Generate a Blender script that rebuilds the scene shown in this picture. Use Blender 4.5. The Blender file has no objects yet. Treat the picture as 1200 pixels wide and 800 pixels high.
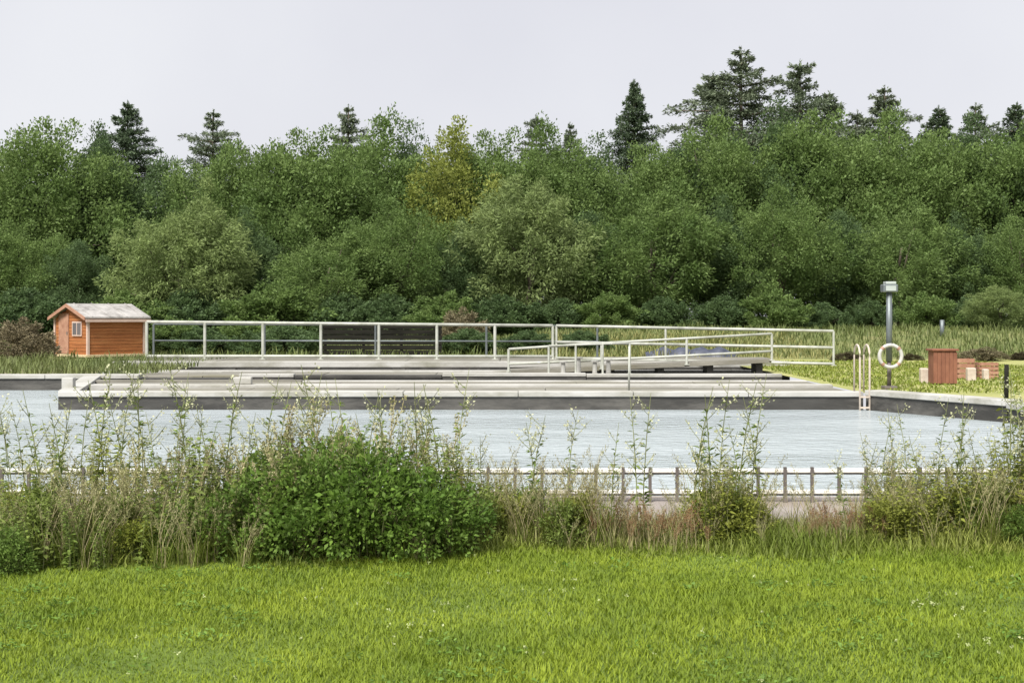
import bpy, bmesh, math, random
import numpy as np
from mathutils import Vector, Matrix
from mathutils.geometry import delaunay_2d_cdt

R = math.radians
S = bpy.context.scene
COL = S.collection
random.seed(7)
rng = np.random.default_rng(7)

# ------------------------------------------------------------------ camera
EYE = 1.7
FPX = 1500.0          # focal length in pixels of the 1200 px wide photograph
HOR = 370.0           # row of the horizon
cam_d = bpy.data.cameras.new('camera')
cam = bpy.data.objects.new('camera', cam_d)
COL.objects.link(cam)
cam.location = (0, 0, EYE)
cam.rotation_euler = (R(90), 0, 0)
cam_d.sensor_width = 36
cam_d.lens = FPX / 1200 * 36
cam_d.shift_y = -(400 - HOR) / 1200
cam_d.clip_start = 0.1
cam_d.clip_end = 3000
S.camera = cam

# ------------------------------------------------------------------ sky, sun, exposure
SUN_EL, SUN_AZ = R(52), R(205)        # azimuth clockwise from +Y : behind and left of the camera
W = bpy.data.worlds.new('World')
S.world = W
W.use_nodes = True
nt = W.node_tree
nt.nodes.clear()
out = nt.nodes.new('ShaderNodeOutputWorld')
bg = nt.nodes.new('ShaderNodeBackground')
sky = nt.nodes.new('ShaderNodeTexSky')
sky.sky_type = 'NISHITA'
sky.sun_disc = False
sky.sun_elevation = SUN_EL
sky.sun_rotation = SUN_AZ
sky.air_density = 1.0
sky.dust_density = 3.0
veil = nt.nodes.new('ShaderNodeMix')
veil.data_type = 'RGBA'
veil.inputs[0].default_value = 0.93                  # closed cloud cover over the blue
tc = nt.nodes.new('ShaderNodeTexCoord')
cn = nt.nodes.new('ShaderNodeTexNoise')
cn.inputs['Scale'].default_value = 2.6
cn.inputs['Detail'].default_value = 5
nt.links.new(tc.outputs['Generated'], cn.inputs['Vector'])
cr_ = nt.nodes.new('ShaderNodeValToRGB')
cr_.color_ramp.elements[0].position, cr_.color_ramp.elements[0].color = 0.35, (3.62, 3.60, 3.82, 1)
cr_.color_ramp.elements[1].position, cr_.color_ramp.elements[1].color = 0.68, (4.02, 4.02, 4.16, 1)
nt.links.new(cn.outputs['Fac'], cr_.inputs[0])
nt.links.new(cr_.outputs[0], veil.inputs[7])
nt.links.new(sky.outputs[0], veil.inputs[6])
nt.links.new(veil.outputs[2], bg.inputs[0])
bg.inputs[1].default_value = 0.1
nt.links.new(bg.outputs[0], out.inputs[0])

sun_d = bpy.data.lights.new('sun', 'SUN')
sun = bpy.data.objects.new('sun', sun_d)
COL.objects.link(sun)
sun_d.energy = 3.0
sun_d.angle = R(18)
sun_d.color = (1.0, 0.96, 0.9)
sd = Vector((math.sin(SUN_AZ) * math.cos(SUN_EL), math.cos(SUN_AZ) * math.cos(SUN_EL), math.sin(SUN_EL)))
sun.rotation_euler = sd.to_track_quat('Z', 'Y').to_euler()
sun.location = sd * 60

S.view_settings.view_transform = 'Standard'
S.view_settings.look = 'None'
S.view_settings.exposure = 1.1
S.view_settings.gamma = 1
S.render.engine = 'CYCLES'
S.cycles.max_bounces = 6
S.cycles.transparent_max_bounces = 4


def PX(px, D):
    return (px - 600.0) / FPX * D


def PZ(py, D):
    return EYE - (py - HOR) / FPX * D


# ------------------------------------------------------------------ materials
def new_mat(name):
    m = bpy.data.materials.new(name)
    m.use_nodes = True
    t = m.node_tree
    for n in list(t.nodes):
        t.nodes.remove(n)
    return m, t, t.nodes.new('ShaderNodeOutputMaterial')


def ramp(t, cols, src):
    r = t.nodes.new('ShaderNodeValToRGB')
    e = r.color_ramp.elements
    while len(e) < len(cols):
        e.new(0.5)
    for i, (p, c) in enumerate(cols):
        e[i].position = p
        e[i].color = (c[0], c[1], c[2], 1)
    t.links.new(src, r.inputs[0])
    return r.outputs[0]


def noise(t, scale, detail=4, rough=0.6, vec=None):
    n = t.nodes.new('ShaderNodeTexNoise')
    n.inputs['Scale'].default_value = scale
    n.inputs['Detail'].default_value = detail
    n.inputs['Roughness'].default_value = rough
    if vec is not None:
        t.links.new(vec, n.inputs['Vector'])
    return n.outputs['Fac']


def coords(t, kind='Object', scale=(1, 1, 1)):
    c = t.nodes.new('ShaderNodeTexCoord')
    mp = t.nodes.new('ShaderNodeMapping')
    mp.inputs['Scale'].default_value = scale
    t.links.new(c.outputs[kind], mp.inputs[0])
    return mp.outputs[0]


def mixc(t, a, b, f, mode='MIX'):
    m = t.nodes.new('ShaderNodeMix')
    m.data_type = 'RGBA'
    m.blend_type = mode
    if isinstance(f, (int, float)):
        m.inputs[0].default_value = f
    else:
        t.links.new(f, m.inputs[0])
    for i, v in ((6, a), (7, b)):
        if isinstance(v, tuple):
            m.inputs[i].default_value = (v[0], v[1], v[2], 1)
        else:
            t.links.new(v, m.inputs[i])
    return m.outputs[2]


def surf_mat(name, c1, c2, scale=3.0, rough=0.8, bump=0.2, bscale=20.0, stretch=(1, 1, 1), c3=None, s3=0.6, metallic=0.0, spec=0.5):
    m, t, o = new_mat(name)
    p = t.nodes.new('ShaderNodeBsdfPrincipled')
    v = coords(t, 'Object', stretch)
    col = ramp(t, [(0.33, c1), (0.67, c2)], noise(t, scale, 6, 0.65, v))
    if c3:
        col = mixc(t, col, c3, ramp(t, [(0.48, (0, 0, 0)), (0.66, (1, 1, 1))], noise(t, s3, 5, 0.7, v)))
    t.links.new(col, p.inputs['Base Color'])
    p.inputs['Roughness'].default_value = rough
    p.inputs['Metallic'].default_value = metallic
    p.inputs['Specular IOR Level'].default_value = spec
    if bump:
        b = t.nodes.new('ShaderNodeBump')
        b.inputs['Strength'].default_value = bump
        b.inputs['Distance'].default_value = 0.02
        t.links.new(noise(t, bscale, 4, 0.6, v), b.inputs['Height'])
        t.links.new(b.outputs[0], p.inputs['Normal'])
    t.links.new(p.outputs[0], o.inputs[0])
    return m


def leaf_mat(name, c1, c2, clump=0.6, trans=0.3, vary=0.35, tint=(0.1, 0.11, 0.02)):
    """Leaves: per-leaf variation, clump variation and a shade of each plant's own."""
    m, t, o = new_mat(name)
    g = t.nodes.new('ShaderNodeNewGeometry')
    oi = t.nodes.new('ShaderNodeObjectInfo')
    v = coords(t, 'Object')
    col = ramp(t, [(0.3, c1), (0.7, c2)], noise(t, clump, 3, 0.6, v))
    hsv = t.nodes.new('ShaderNodeHueSaturation')
    mr = t.nodes.new('ShaderNodeMapRange')
    mr.inputs[3].default_value = 1 - vary
    mr.inputs[4].default_value = 1 + vary
    t.links.new(g.outputs['Random Per Island'], mr.inputs[0])
    t.links.new(mr.outputs[0], hsv.inputs['Value'])
    t.links.new(col, hsv.inputs['Color'])
    mr2 = t.nodes.new('ShaderNodeMapRange')
    mr2.inputs[3].default_value = 0.0
    mr2.inputs[4].default_value = 0.4
    t.links.new(oi.outputs['Random'], mr2.inputs[0])
    col = mixc(t, hsv.outputs[0], tint, mr2.outputs[0])
    p = t.nodes.new('ShaderNodeBsdfPrincipled')
    p.inputs['Roughness'].default_value = 0.62
    p.inputs['Specular IOR Level'].default_value = 0.3
    t.links.new(col, p.inputs['Base Color'])
    tr = t.nodes.new('ShaderNodeBsdfTranslucent')
    t.links.new(col, tr.inputs[0])
    mx = t.nodes.new('ShaderNodeMixShader')
    mx.inputs[0].default_value = trans
    t.links.new(p.outputs[0], mx.inputs[1])
    t.links.new(tr.outputs[0], mx.inputs[2])
    t.links.new(mx.outputs[0], o.inputs[0])
    return m


M = {}
M['lawn'] = surf_mat('lawn_soil', (0.07, 0.11, 0.012), (0.13, 0.19, 0.022), 1.5, 0.95, 0.5, 60)
M['grass'] = leaf_mat('mown_grass', (0.105, 0.175, 0.008), (0.285, 0.355, 0.024), 1.3, 0.35, 0.35, (0.26, 0.33, 0.05))
M['rough'] = leaf_mat('rough_grass', (0.13, 0.19, 0.02), (0.26, 0.29, 0.06), 0.8, 0.35, 0.4, (0.2, 0.22, 0.06))
M['dry'] = leaf_mat('dry_grass', (0.17, 0.18, 0.055), (0.36, 0.33, 0.14), 1.1, 0.3, 0.35, (0.26, 0.28, 0.10))
M['seed'] = leaf_mat('seed_heads', (0.26, 0.24, 0.11), (0.50, 0.46, 0.27), 3.0, 0.3, 0.4, (0.34, 0.38, 0.15))
M['rust_seed'] = leaf_mat('rust_brown_seed', (0.15, 0.075, 0.035), (0.31, 0.165, 0.085), 3.0, 0.15, 0.4, (0.16, 0.12, 0.05))
M['pale_bud'] = leaf_mat('pale_buds', (0.42, 0.44, 0.22), (0.62, 0.62, 0.42), 5.0, 0.3, 0.2, (0.6, 0.6, 0.45))
M['weed'] = leaf_mat('weed_leaf', (0.105, 0.165, 0.03), (0.22, 0.30, 0.065), 2.5, 0.38, 0.4, (0.24, 0.27, 0.07))
M['yellow_weed'] = leaf_mat('yellow_weed_leaf', (0.19, 0.225, 0.03), (0.34, 0.37, 0.07), 2.5, 0.4, 0.35, (0.29, 0.31, 0.08))
M['bush'] = leaf_mat('bramble_leaf', (0.075, 0.145, 0.022), (0.19, 0.30, 0.05), 2.2, 0.42, 0.45, (0.2, 0.28, 0.07))
M['stem'] = surf_mat('green_stem', (0.12, 0.15, 0.05), (0.22, 0.22, 0.1), 8, 0.7, 0)
M['straw'] = surf_mat('straw_stem', (0.28, 0.24, 0.12), (0.42, 0.36, 0.2), 8, 0.8, 0)
M['clover'] = surf_mat('white_petals', (0.30, 0.36, 0.13), (0.42, 0.46, 0.22), 8, 0.7, 0)
M['bark'] = surf_mat('bark', (0.06, 0.05, 0.035), (0.14, 0.115, 0.085), 4, 0.95, 0.6, 12, (1, 1, 0.3))
M['broad_a'] = leaf_mat('broad_leaf_mid', (0.095, 0.16, 0.042), (0.205, 0.29, 0.09), 0.4, 0.45, 0.34, (0.185, 0.265, 0.08))
M['broad_b'] = leaf_mat('broad_leaf_dark', (0.058, 0.102, 0.038), (0.125, 0.19, 0.07), 0.45, 0.42, 0.34, (0.14, 0.21, 0.085))
M['willow'] = leaf_mat('willow_leaf', (0.18, 0.25, 0.08), (0.32, 0.41, 0.14), 0.5, 0.42, 0.35, (0.20, 0.25, 0.11))
M['golden'] = leaf_mat('golden_leaf', (0.20, 0.235, 0.045), (0.34, 0.37, 0.10), 0.5, 0.42, 0.35, (0.25, 0.3, 0.06))
M['conifer'] = leaf_mat('conifer_needles', (0.085, 0.13, 0.072), (0.165, 0.225, 0.13), 0.6, 0.25, 0.4, (0.085, 0.115, 0.06))
M['pine'] = leaf_mat('pine_needles', (0.125, 0.165, 0.10), (0.23, 0.275, 0.175), 0.6, 0.25, 0.4, (0.11, 0.13, 0.085))
M['brownbush'] = leaf_mat('brown_bush', (0.12, 0.10, 0.055), (0.24, 0.20, 0.12), 0.8, 0.2, 0.35, (0.2, 0.2, 0.1))
M['bank_veg'] = leaf_mat('bank_vegetation', (0.08, 0.125, 0.03), (0.18, 0.215, 0.07), 0.35, 0.3, 0.4, (0.17, 0.18, 0.075))
M['clover_leaf'] = leaf_mat('clover_leaf', (0.08, 0.16, 0.02), (0.19, 0.30, 0.06), 2.0, 0.35, 0.4, (0.2, 0.3, 0.06))
M['darkscrub'] = leaf_mat('dark_scrub', (0.05, 0.04, 0.02), (0.10, 0.085, 0.04), 0.8, 0.2, 0.35, (0.08, 0.07, 0.03))
M['concrete'] = surf_mat('pale_concrete', (0.13, 0.123, 0.10), (0.24, 0.23, 0.195), 1.2, 0.9, 0.35, 18, (0.4, 1, 1), (0.165, 0.155, 0.11), 0.7)
M['pink_concrete'] = surf_mat('pinkish_concrete', (0.23, 0.20, 0.18), (0.33, 0.295, 0.275), 1.5, 0.9, 0.35, 18, (0.7, 1, 1), (0.24, 0.2, 0.155), 1.1)
M['coping'] = surf_mat('white_coping', (0.35, 0.345, 0.315), (0.48, 0.475, 0.45), 1.4, 0.85, 0.25, 22, (0.5, 1, 1), (0.25, 0.245, 0.20), 0.8)
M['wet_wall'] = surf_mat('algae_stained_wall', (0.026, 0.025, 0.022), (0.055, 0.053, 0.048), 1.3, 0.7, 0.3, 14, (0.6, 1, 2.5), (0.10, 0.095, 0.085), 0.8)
M['floor'] = surf_mat('pond_floor', (0.1, 0.1, 0.08), (0.16, 0.15, 0.12), 1, 0.9, 0)
M['rail'] = surf_mat('weathered_white_paint', (0.36, 0.375, 0.33), (0.50, 0.51, 0.455), 2.0, 0.55, 0.05, 30, (1, 1, 1), (0.28, 0.29, 0.235), 1.5)
M['white_rail'] = surf_mat('white_paint', (0.72, 0.72, 0.68), (0.82, 0.81, 0.78), 2.0, 0.5, 0.05, 30, (1, 1, 1), (0.55, 0.52, 0.47), 2.2)
M['galv'] = surf_mat('galvanised_steel', (0.13, 0.15, 0.155), (0.20, 0.225, 0.23), 3, 0.5, 0.05, 40, (1, 1, 1), None, 1, 0.5)
M['dark_post'] = surf_mat('dark_painted_steel', (0.09, 0.078, 0.07), (0.17, 0.145, 0.13), 4, 0.6, 0.1, 30)
M['cedar'] = surf_mat('orange_timber', (0.26, 0.085, 0.022), (0.40, 0.14, 0.04), 3.5, 0.75, 0.25, 30, (0.4, 0.4, 6), (0.44, 0.19, 0.065), 1.0)
M['trim'] = surf_mat('pale_pink_trim', (0.50, 0.36, 0.30), (0.62, 0.48, 0.40), 3, 0.75, 0.1, 30)
M['plinth'] = surf_mat('pale_timber_bearer', (0.48, 0.38, 0.22), (0.62, 0.5, 0.32), 3, 0.85, 0.2, 30)
M['roof'] = surf_mat('pale_roof_felt', (0.28, 0.27, 0.255), (0.42, 0.405, 0.385), 2.2, 0.85, 0.2, 30, (1, 1, 1), (0.15, 0.14, 0.13), 1.2)
M['glass'] = surf_mat('window_glass', (0.10, 0.09, 0.1), (0.16, 0.14, 0.15), 1, 0.12, 0)
M['dark_wood'] = surf_mat('dark_timber', (0.010, 0.010, 0.008), (0.026, 0.025, 0.020), 3, 0.95, 0.3, 30, (0.4, 1, 5), None, 1, 0.0, 0.1)
M['rust_wood'] = surf_mat('rust_brown_timber', (0.16, 0.060, 0.034), (0.25, 0.105, 0.06), 4, 0.8, 0.25, 25, (1, 1, 0.5))
M['rose_wood'] = surf_mat('faded_red_timber', (0.26, 0.12, 0.075), (0.42, 0.24, 0.16), 4, 0.85, 0.25, 25)
M['stone'] = surf_mat('pale_block', (0.42, 0.35, 0.29), (0.56, 0.49, 0.41), 5, 0.85, 0.3, 25)
M['navy'] = surf_mat('navy_tarpaulin', (0.025, 0.03, 0.05), (0.07, 0.08, 0.115), 3, 0.55, 0.4, 10)
M['lamp_glass'] = surf_mat('lamp_cover', (0.35, 0.39, 0.37), (0.44, 0.48, 0.46), 3, 0.3, 0)
M['buoy'] = surf_mat('lifebuoy_white', (0.40, 0.40, 0.37), (0.52, 0.51, 0.48), 5, 0.5, 0.05, 30)
M['buoy_band'] = surf_mat('lifebuoy_orange', (0.30, 0.17, 0.12), (0.38, 0.23, 0.17), 5, 0.5, 0)


# water: wind-ruffled, slightly milky
def water_mat():
    m, t, o = new_mat('ruffled_water')
    p = t.nodes.new('ShaderNodeBsdfPrincipled')
    v = coords(t, 'Object', (0.7, 1.0, 1))
    wide = noise(t, 1.0, 4, 0.6, coords(t, 'Object', (0.12, 0.5, 1)))
    col = ramp(t, [(0.38, (0.35, 0.40, 0.415)), (0.62, (0.42, 0.47, 0.49))], wide)
    t.links.new(col, p.inputs['Base Color'])
    rg = ramp(t, [(0.4, (0.12, 0.12, 0.12)), (0.6, (0.2, 0.2, 0.2))], wide)
    t.links.new(rg, p.inputs['Roughness'])
    p.inputs['IOR'].default_value = 1.33
    b = t.nodes.new('ShaderNodeBump')
    b.inputs['Strength'].default_value = 1.0
    b.inputs['Distance'].default_value = 0.075
    t.links.new(noise(t, 4.5, 4, 0.62, v), b.inputs['Height'])
    t.links.new(b.outputs[0], p.inputs['Normal'])
    t.links.new(p.outputs[0], o.inputs[0])
    return m


M['water'] = water_mat()


# ground beyond the pond: gravel, dry and green grass by patches
def bank_mat(name, a, b, c, s=0.5):
    m, t, o = new_mat(name)
    p = t.nodes.new('ShaderNodeBsdfPrincipled')
    v = coords(t, 'Object')
    col = ramp(t, [(0.30, a), (0.5, b), (0.68, c)], noise(t, s, 8, 0.7, v))
    t.links.new(col, p.inputs['Base Color'])
    p.inputs['Roughness'].default_value = 0.95
    bp = t.nodes.new('ShaderNodeBump')
    bp.inputs['Strength'].default_value = 0.8
    bp.inputs['Distance'].default_value = 0.08
    t.links.new(noise(t, 5, 5, 0.7, v), bp.inputs['Height'])
    t.links.new(bp.outputs[0], p.inputs['Normal'])
    t.links.new(p.outputs[0], o.inputs[0])
    return m


M['bank'] = bank_mat('dry_bank', (0.22, 0.19, 0.135), (0.18, 0.17, 0.08), (0.27, 0.245, 0.18))
M['mown_bank'] = bank_mat('yellow_mown_bank', (0.24, 0.26, 0.075), (0.30, 0.31, 0.10), (0.36, 0.34, 0.14))
M['rise'] = bank_mat('green_rise', (0.09, 0.12, 0.03), (0.16, 0.18, 0.055), (0.23, 0.21, 0.09))


# ------------------------------------------------------------------ mesh helpers
class MB:
    def __init__(self):
        self.v, self.f = [], []

    def box(self, x0, x1, y0, y1, z0, z1):
        b = len(self.v)
        self.v += [(x0, y0, z0), (x1, y0, z0), (x1, y1, z0), (x0, y1, z0), (x0, y0, z1), (x1, y0, z1), (x1, y1, z1), (x0, y1, z1)]
        self.f += [tuple(b + i for i in q) for q in ((0, 3, 2, 1), (4, 5, 6, 7), (0, 1, 5, 4), (1, 2, 6, 5), (2, 3, 7, 6), (3, 0, 4, 7))]
        return self

    def prism(self, poly, z0, z1):
        b = len(self.v)
        n = len(poly)
        self.v += [(x, y, z0) for x, y in poly] + [(x, y, z1) for x, y in poly]
        self.f += [tuple(b + i for i in reversed(range(n))), tuple(b + n + i for i in range(n))]
        for i in range(n):
            j = (i + 1) % n
            self.f.append((b + i, b + j, b + n + j, b + n + i))
        return self

    def tube(self, pts, rad, sides=6, cap=True):
        pts = [Vector(p) for p in pts]
        if not hasattr(rad, '__len__'):
            rad = [rad] * len(pts)
        b = len(self.v)
        for i, p in enumerate(pts):
            d = (pts[min(i + 1, len(pts) - 1)] - pts[max(i - 1, 0)]).normalized()
            u = d.cross(Vector((0, 0, 1)))
            if u.length < 0.05:
                u = Vector((1, 0, 0))
            u.normalize()
            w = d.cross(u)
            for k in range(sides):
                a = 2 * math.pi * k / sides
                q = p + (u * math.cos(a) + w * math.sin(a)) * rad[i]
                self.v.append(tuple(q))
        for i in range(len(pts) - 1):
            for k in range(sides):
                k2 = (k + 1) % sides
                self.f.append((b + i * sides + k, b + i * sides + k2, b + (i + 1) * sides + k2, b + (i + 1) * sides + k))
        if cap:
            self.f.append(tuple(b + k for k in range(sides)))
            e = b + (len(pts) - 1) * sides
            self.f.append(tuple(e + k for k in reversed(range(sides))))
        return self

    def mesh(self, name, mat, smooth=False):
        me = bpy.data.meshes.new(name)
        me.from_pydata(self.v, [], self.f)
        me.materials.append(mat)
        if smooth:
            me.polygons.foreach_set('use_smooth', [True] * len(me.polygons))
        me.update()
        bm = bmesh.new()
        bm.from_mesh(me)
        bmesh.ops.recalc_face_normals(bm, faces=bm.faces)
        bm.to_mesh(me)
        bm.free()
        return me

    def build(self, name, mat, parent=None, smooth=False, bevel=0.0):
        o = link(name, self.mesh(name, mat, smooth), parent)
        if bevel:
            md = o.modifiers.new('bevel', 'BEVEL')
            md.width = bevel
            md.segments = 2
            md.limit_method = 'ANGLE'
        return o


def link(name, me, parent=None):
    o = bpy.data.objects.new(name, me)
    COL.objects.link(o)
    if parent:
        o.parent = parent
    return o


def tag(o, label=None, cat=None, group=None, kind=None):
    for k, v in (('label', label), ('category', cat), ('group', group), ('kind', kind)):
        if v:
            o[k] = v
    return o


def empty(name, loc=(0, 0, 0), rz=0.0):
    o = bpy.data.objects.new(name, None)
    o.empty_display_size = 0.3
    COL.objects.link(o)
    o.location = loc
    o.rotation_euler = (0, 0, rz)
    return o


def copy_tree(o, parent=None):
    c = o.copy()
    COL.objects.link(c)
    c.parent = parent
    for ch in o.children:
        copy_tree(ch, c)
    return c


def np_mesh(name, verts, quads, mat):
    """Fast quad mesh from arrays."""
    me = bpy.data.meshes.new(name)
    nv, nf = len(verts), len(quads)
    me.vertices.add(nv)
    me.vertices.foreach_set('co', np.ascontiguousarray(verts, dtype=np.float32).ravel())
    k = quads.shape[1]
    me.loops.add(nf * k)
    me.loops.foreach_set('vertex_index', np.ascontiguousarray(quads, dtype=np.int32).ravel())
    me.polygons.add(nf)
    me.polygons.foreach_set('loop_start', np.arange(0, nf * k, k, dtype=np.int32))
    me.update(calc_edges=True)
    me.materials.append(mat)
    return me


def unit(a):
    return a / np.maximum(np.linalg.norm(a, axis=1, keepdims=True), 1e-9)


def leaves(cen, axis, nrm, length, width, fold=0.12):
    """Diamond leaves: base, side, tip, side.  cen is the base."""
    n = len(cen)
    axis = unit(axis)
    side = unit(np.cross(axis, nrm))
    up = np.cross(side, axis)
    L = np.asarray(length).reshape(-1, 1) * np.ones((n, 1))
    Wd = np.asarray(width).reshape(-1, 1) * np.ones((n, 1))
    v = np.empty((n, 4, 3))
    v[:, 0] = cen
    v[:, 1] = cen + axis * L * 0.45 + side * Wd * 0.5 + up * L * fold
    v[:, 2] = cen + axis * L
    v[:, 3] = cen + axis * L * 0.45 - side * Wd * 0.5 + up * L * fold
    return v.reshape(-1, 3)


def quads_for(nv):
    return np.arange(nv, dtype=np.int32).reshape(-1, 4)


def rand_dir(n):
    return unit(rng.normal(size=(n, 3)))


# ------------------------------------------------------------------ terrain
NEAR, WL = 11.6, -0.25          # near edge of the pond and water level
HOLE = [(-32, NEAR), (9.05, NEAR), (9.05, 23.4), (7.3, 26.6), (7.3, 41.0), (-12.5, 41.0), (-11.2, 33.6), (-32, 33.6)]
BASIN = [(-32, NEAR), (9.05, NEAR), (9.05, 23.4), (7.3, 26.6), (-9.43, 26.6), (-11.2, 33.6), (-32, 33.6)]


def sm(a, b, x):
    t = min(1, max(0, (x - a) / (b - a)))
    return t * t * (3 - 2 * t)


def ground_z(x, y):
    z = 0.1 * sm(11, 20, y)
    z += (0.25 + 0.65 * sm(-6, 6, x)) * sm(45, 62, y)
    z += 0.06 * math.sin(x * 0.5 + 1.0) * math.sin(y * 0.37) * sm(44, 56, y)
    if y < 11:
        z += 0.02 * math.sin(x * 1.3) * math.sin(y * 1.1 + 0.5)
    z += 0.10 * sm(-7.0, -4.0, -abs(x + 7.5)) * sm(8.0, 10.0, y) * (1 - sm(10.6, 11.5, y))
    z -= 2.0 * sm(130, 500, y)
    return z


def make_ground():
    xs = sorted(set([-900, -400, -200, -120, -80, -60, -50] + list(np.arange(-44, 45, 1.6)) + [50, 60, 80, 120, 200, 400, 900]))
    ys = sorted(set([-300, -100, -40, -15] + list(np.arange(-6, 11.3, 0.8)) + list(np.arange(12.4, 70, 1.8)) + [76, 84, 95, 110, 130, 170, 250, 400, 700, 1200]))
    pts = [Vector((float(x), float(y))) for x in xs for y in ys]
    n0 = len(pts)
    # hole outline subdivided
    ring = []
    for (a, b) in zip(HOLE, HOLE[1:] + HOLE[:1]):
        n = max(1, int(math.hypot(b[0] - a[0], b[1] - a[1]) / 1.5))
        for k in range(n):
            ring.append((a[0] + (b[0] - a[0]) * k / n, a[1] + (b[1] - a[1]) * k / n))
    pts += [Vector(p) for p in ring]
    edges = [(n0 + i, n0 + (i + 1) % len(ring)) for i in range(len(ring))]
    vo, _, fo, _, _, _ = delaunay_2d_cdt(pts, edges, [], 0, 1e-4)

    def inside(x, y):
        c = False
        for (x1, y1), (x2, y2) in zip(HOLE, HOLE[1:] + HOLE[:1]):
            if (y1 > y) != (y2 > y) and x < (x2 - x1) * (y - y1) / (y2 - y1) + x1:
                c = not c
        return c
    verts = [(p.x, p.y, ground_z(p.x, p.y)) for p in vo]
    faces, mi = [], []
    for f in fo:
        cx = sum(vo[i].x for i in f) / len(f)
        cy = sum(vo[i].y for i in f) / len(f)
        if inside(cx, cy):
            continue
        faces.append(f)
        if cy < NEAR:
            mi.append(0)
        elif cy > 46.5:
            mi.append(3)
        elif cx > 7.2:
            mi.append(2)
        else:
            mi.append(1)
    me = bpy.data.meshes.new('ground')
    me.from_pydata(verts, [], [tuple(f) for f in faces])
    for k in ('lawn', 'bank', 'mown_bank', 'rise'):
        me.materials.append(M[k])
    me.polygons.foreach_set('material_index', mi)
    me.polygons.foreach_set('use_smooth', [True] * len(mi))
    me.update()
    o = link('ground', me)
    tag(o, kind='structure')


make_ground()
b = MB()
b.v = [(x, y, WL) for x, y in BASIN]
b.f = [tuple(range(len(BASIN)))]
tag(b.build('water', M['water']), kind='structure')
b = MB()
b.v = [(x, y, -1.6) for x, y in [(-34, 10.6), (11, 10.6), (11, 43), (-34, 43)]]
b.f = [(0, 1, 2, 3)]
tag(b.build('pond_floor', M['floor']), kind='structure')


# ------------------------------------------------------------------ concrete works
def wall_run(root, pts, thick, zt, zb=-1.7, cop=0.11, lap=0.04):
    """Straight lengths of wall with a pale coping; thickness lies on the left of the run."""
    for (a, c) in zip(pts, pts[1:]):
        a, c = Vector(a), Vector(c)
        d = (c - a).normalized()
        n = Vector((-d.y, d.x))
        q = [a, c, c + n * thick, a + n * thick]
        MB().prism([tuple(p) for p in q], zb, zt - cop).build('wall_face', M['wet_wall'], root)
        L = (c - a).length
        k = max(1, round(L / 2.4))
        for i in range(k):
            s0, s1 = L * i / k + 0.006, L * (i + 1) / k - 0.006
            q = [a + d * s0 - n * lap, a + d * s1 - n * lap, a + d * s1 + n * (thick + lap), a + d * s0 + n * (thick + lap)]
            MB().prism([tuple(p) for p in q], zt - cop, zt + random.uniform(-.006, .006)).build('coping_stone', M['coping'], root, bevel=0.012)


def slab(name, x0, x1, y0, y1, zt, root, mat='concrete', n=None, zb=-1.7):
    n = n or max(1, round((x1 - x0) / 3.0))
    for i in range(n):
        a, c = x0 + (x1 - x0) * i / n + 0.008, x0 + (x1 - x0) * (i + 1) / n - 0.008
        MB().box(a, c, y0, y1, zb, zt + random.uniform(-.008, .008)).build(name, M[mat], root, bevel=0.015)


# front platform: wall rising from the water, deck behind it, then a dry channel
root = tag(empty('concrete_platform', (0, 0, 0)), 'long low grey concrete platform with dark stained wall standing in the water', 'platform')
wall_run(root, [(-9.43, 26.6), (7.3, 26.6)], 0.35, 0.13)
wall_run(root, [(-11.2, 33.6), (-9.53, 27.0)], 0.35, 0.13)
slab('deck_slab', -9.1, 7.3, 27.0, 29.1, 0.075, root)
MB().box(-9.6, 7.3, 29.12, 29.42, -1.7, 0.14).build('channel_wall', M['coping'], root, bevel=0.015)
slab('deck_slab', -9.9, 7.3, 29.44, 31.6, 0.07, root)
MB().box(-10.3, -5.2, 31.62, 31.9, -1.7, 0.11).build('channel_wall', M['concrete'], root, bevel=0.015)
MB().box(-5.18, 7.3, 31.62, 31.9, -1.7, 0.10).build('channel_wall', M['coping'], root, bevel=0.015)

root = tag(empty('channel_platform', (0, 0, 0)), 'second concrete platform behind the dark channel, with pale raised kerbs', 'platform')
for (xa, xb, zz, mm) in ((-11.3, -7.4, 0.02, 'wet_wall'), (-7.38, -5.9, 0.13, 'coping'), (-5.88, -1.9, 0.10, 'wet_wall'), (-1.88, 2.0, 0.15, 'coping'), (2.02, 7.3, 0.13, 'coping')):
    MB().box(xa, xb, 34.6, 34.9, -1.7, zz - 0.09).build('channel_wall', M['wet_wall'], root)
    MB().box(xa, xb, 34.58, 34.92, zz - 0.088, zz).build('kerb_stone', M[mm], root, bevel=0.012)
slab('deck_slab', -11.6, 7.3, 34.95, 37.3, 0.06, root)
MB().box(-11.9, 7.3, 37.32, 37.6, -1.7, 0.11).build('channel_wall', M['coping'], root, bevel=0.015)

root = tag(empty('rear_walkway', (0, 0, 0)), 'pale concrete walkway carrying the long white railing behind the channels', 'walkway')
slab('deck_slab', -12.8, 8.9, 41.3, 46.2, 0.22, root, 'concrete', zb=-0.6)
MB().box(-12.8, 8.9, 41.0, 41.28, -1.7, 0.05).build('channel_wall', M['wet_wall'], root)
MB().box(-12.8, 8.9, 40.98, 41.29, 0.052, 0.24).build('kerb', M['coping'], root, bevel=0.015)
for k in range(8):
    MB().box(-11.9 + k * 2.7, -11.5 + k * 2.7, 40.7, 40.97, -1.7, 0.02).build('buttress', M['wet_wall'], root)

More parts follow.
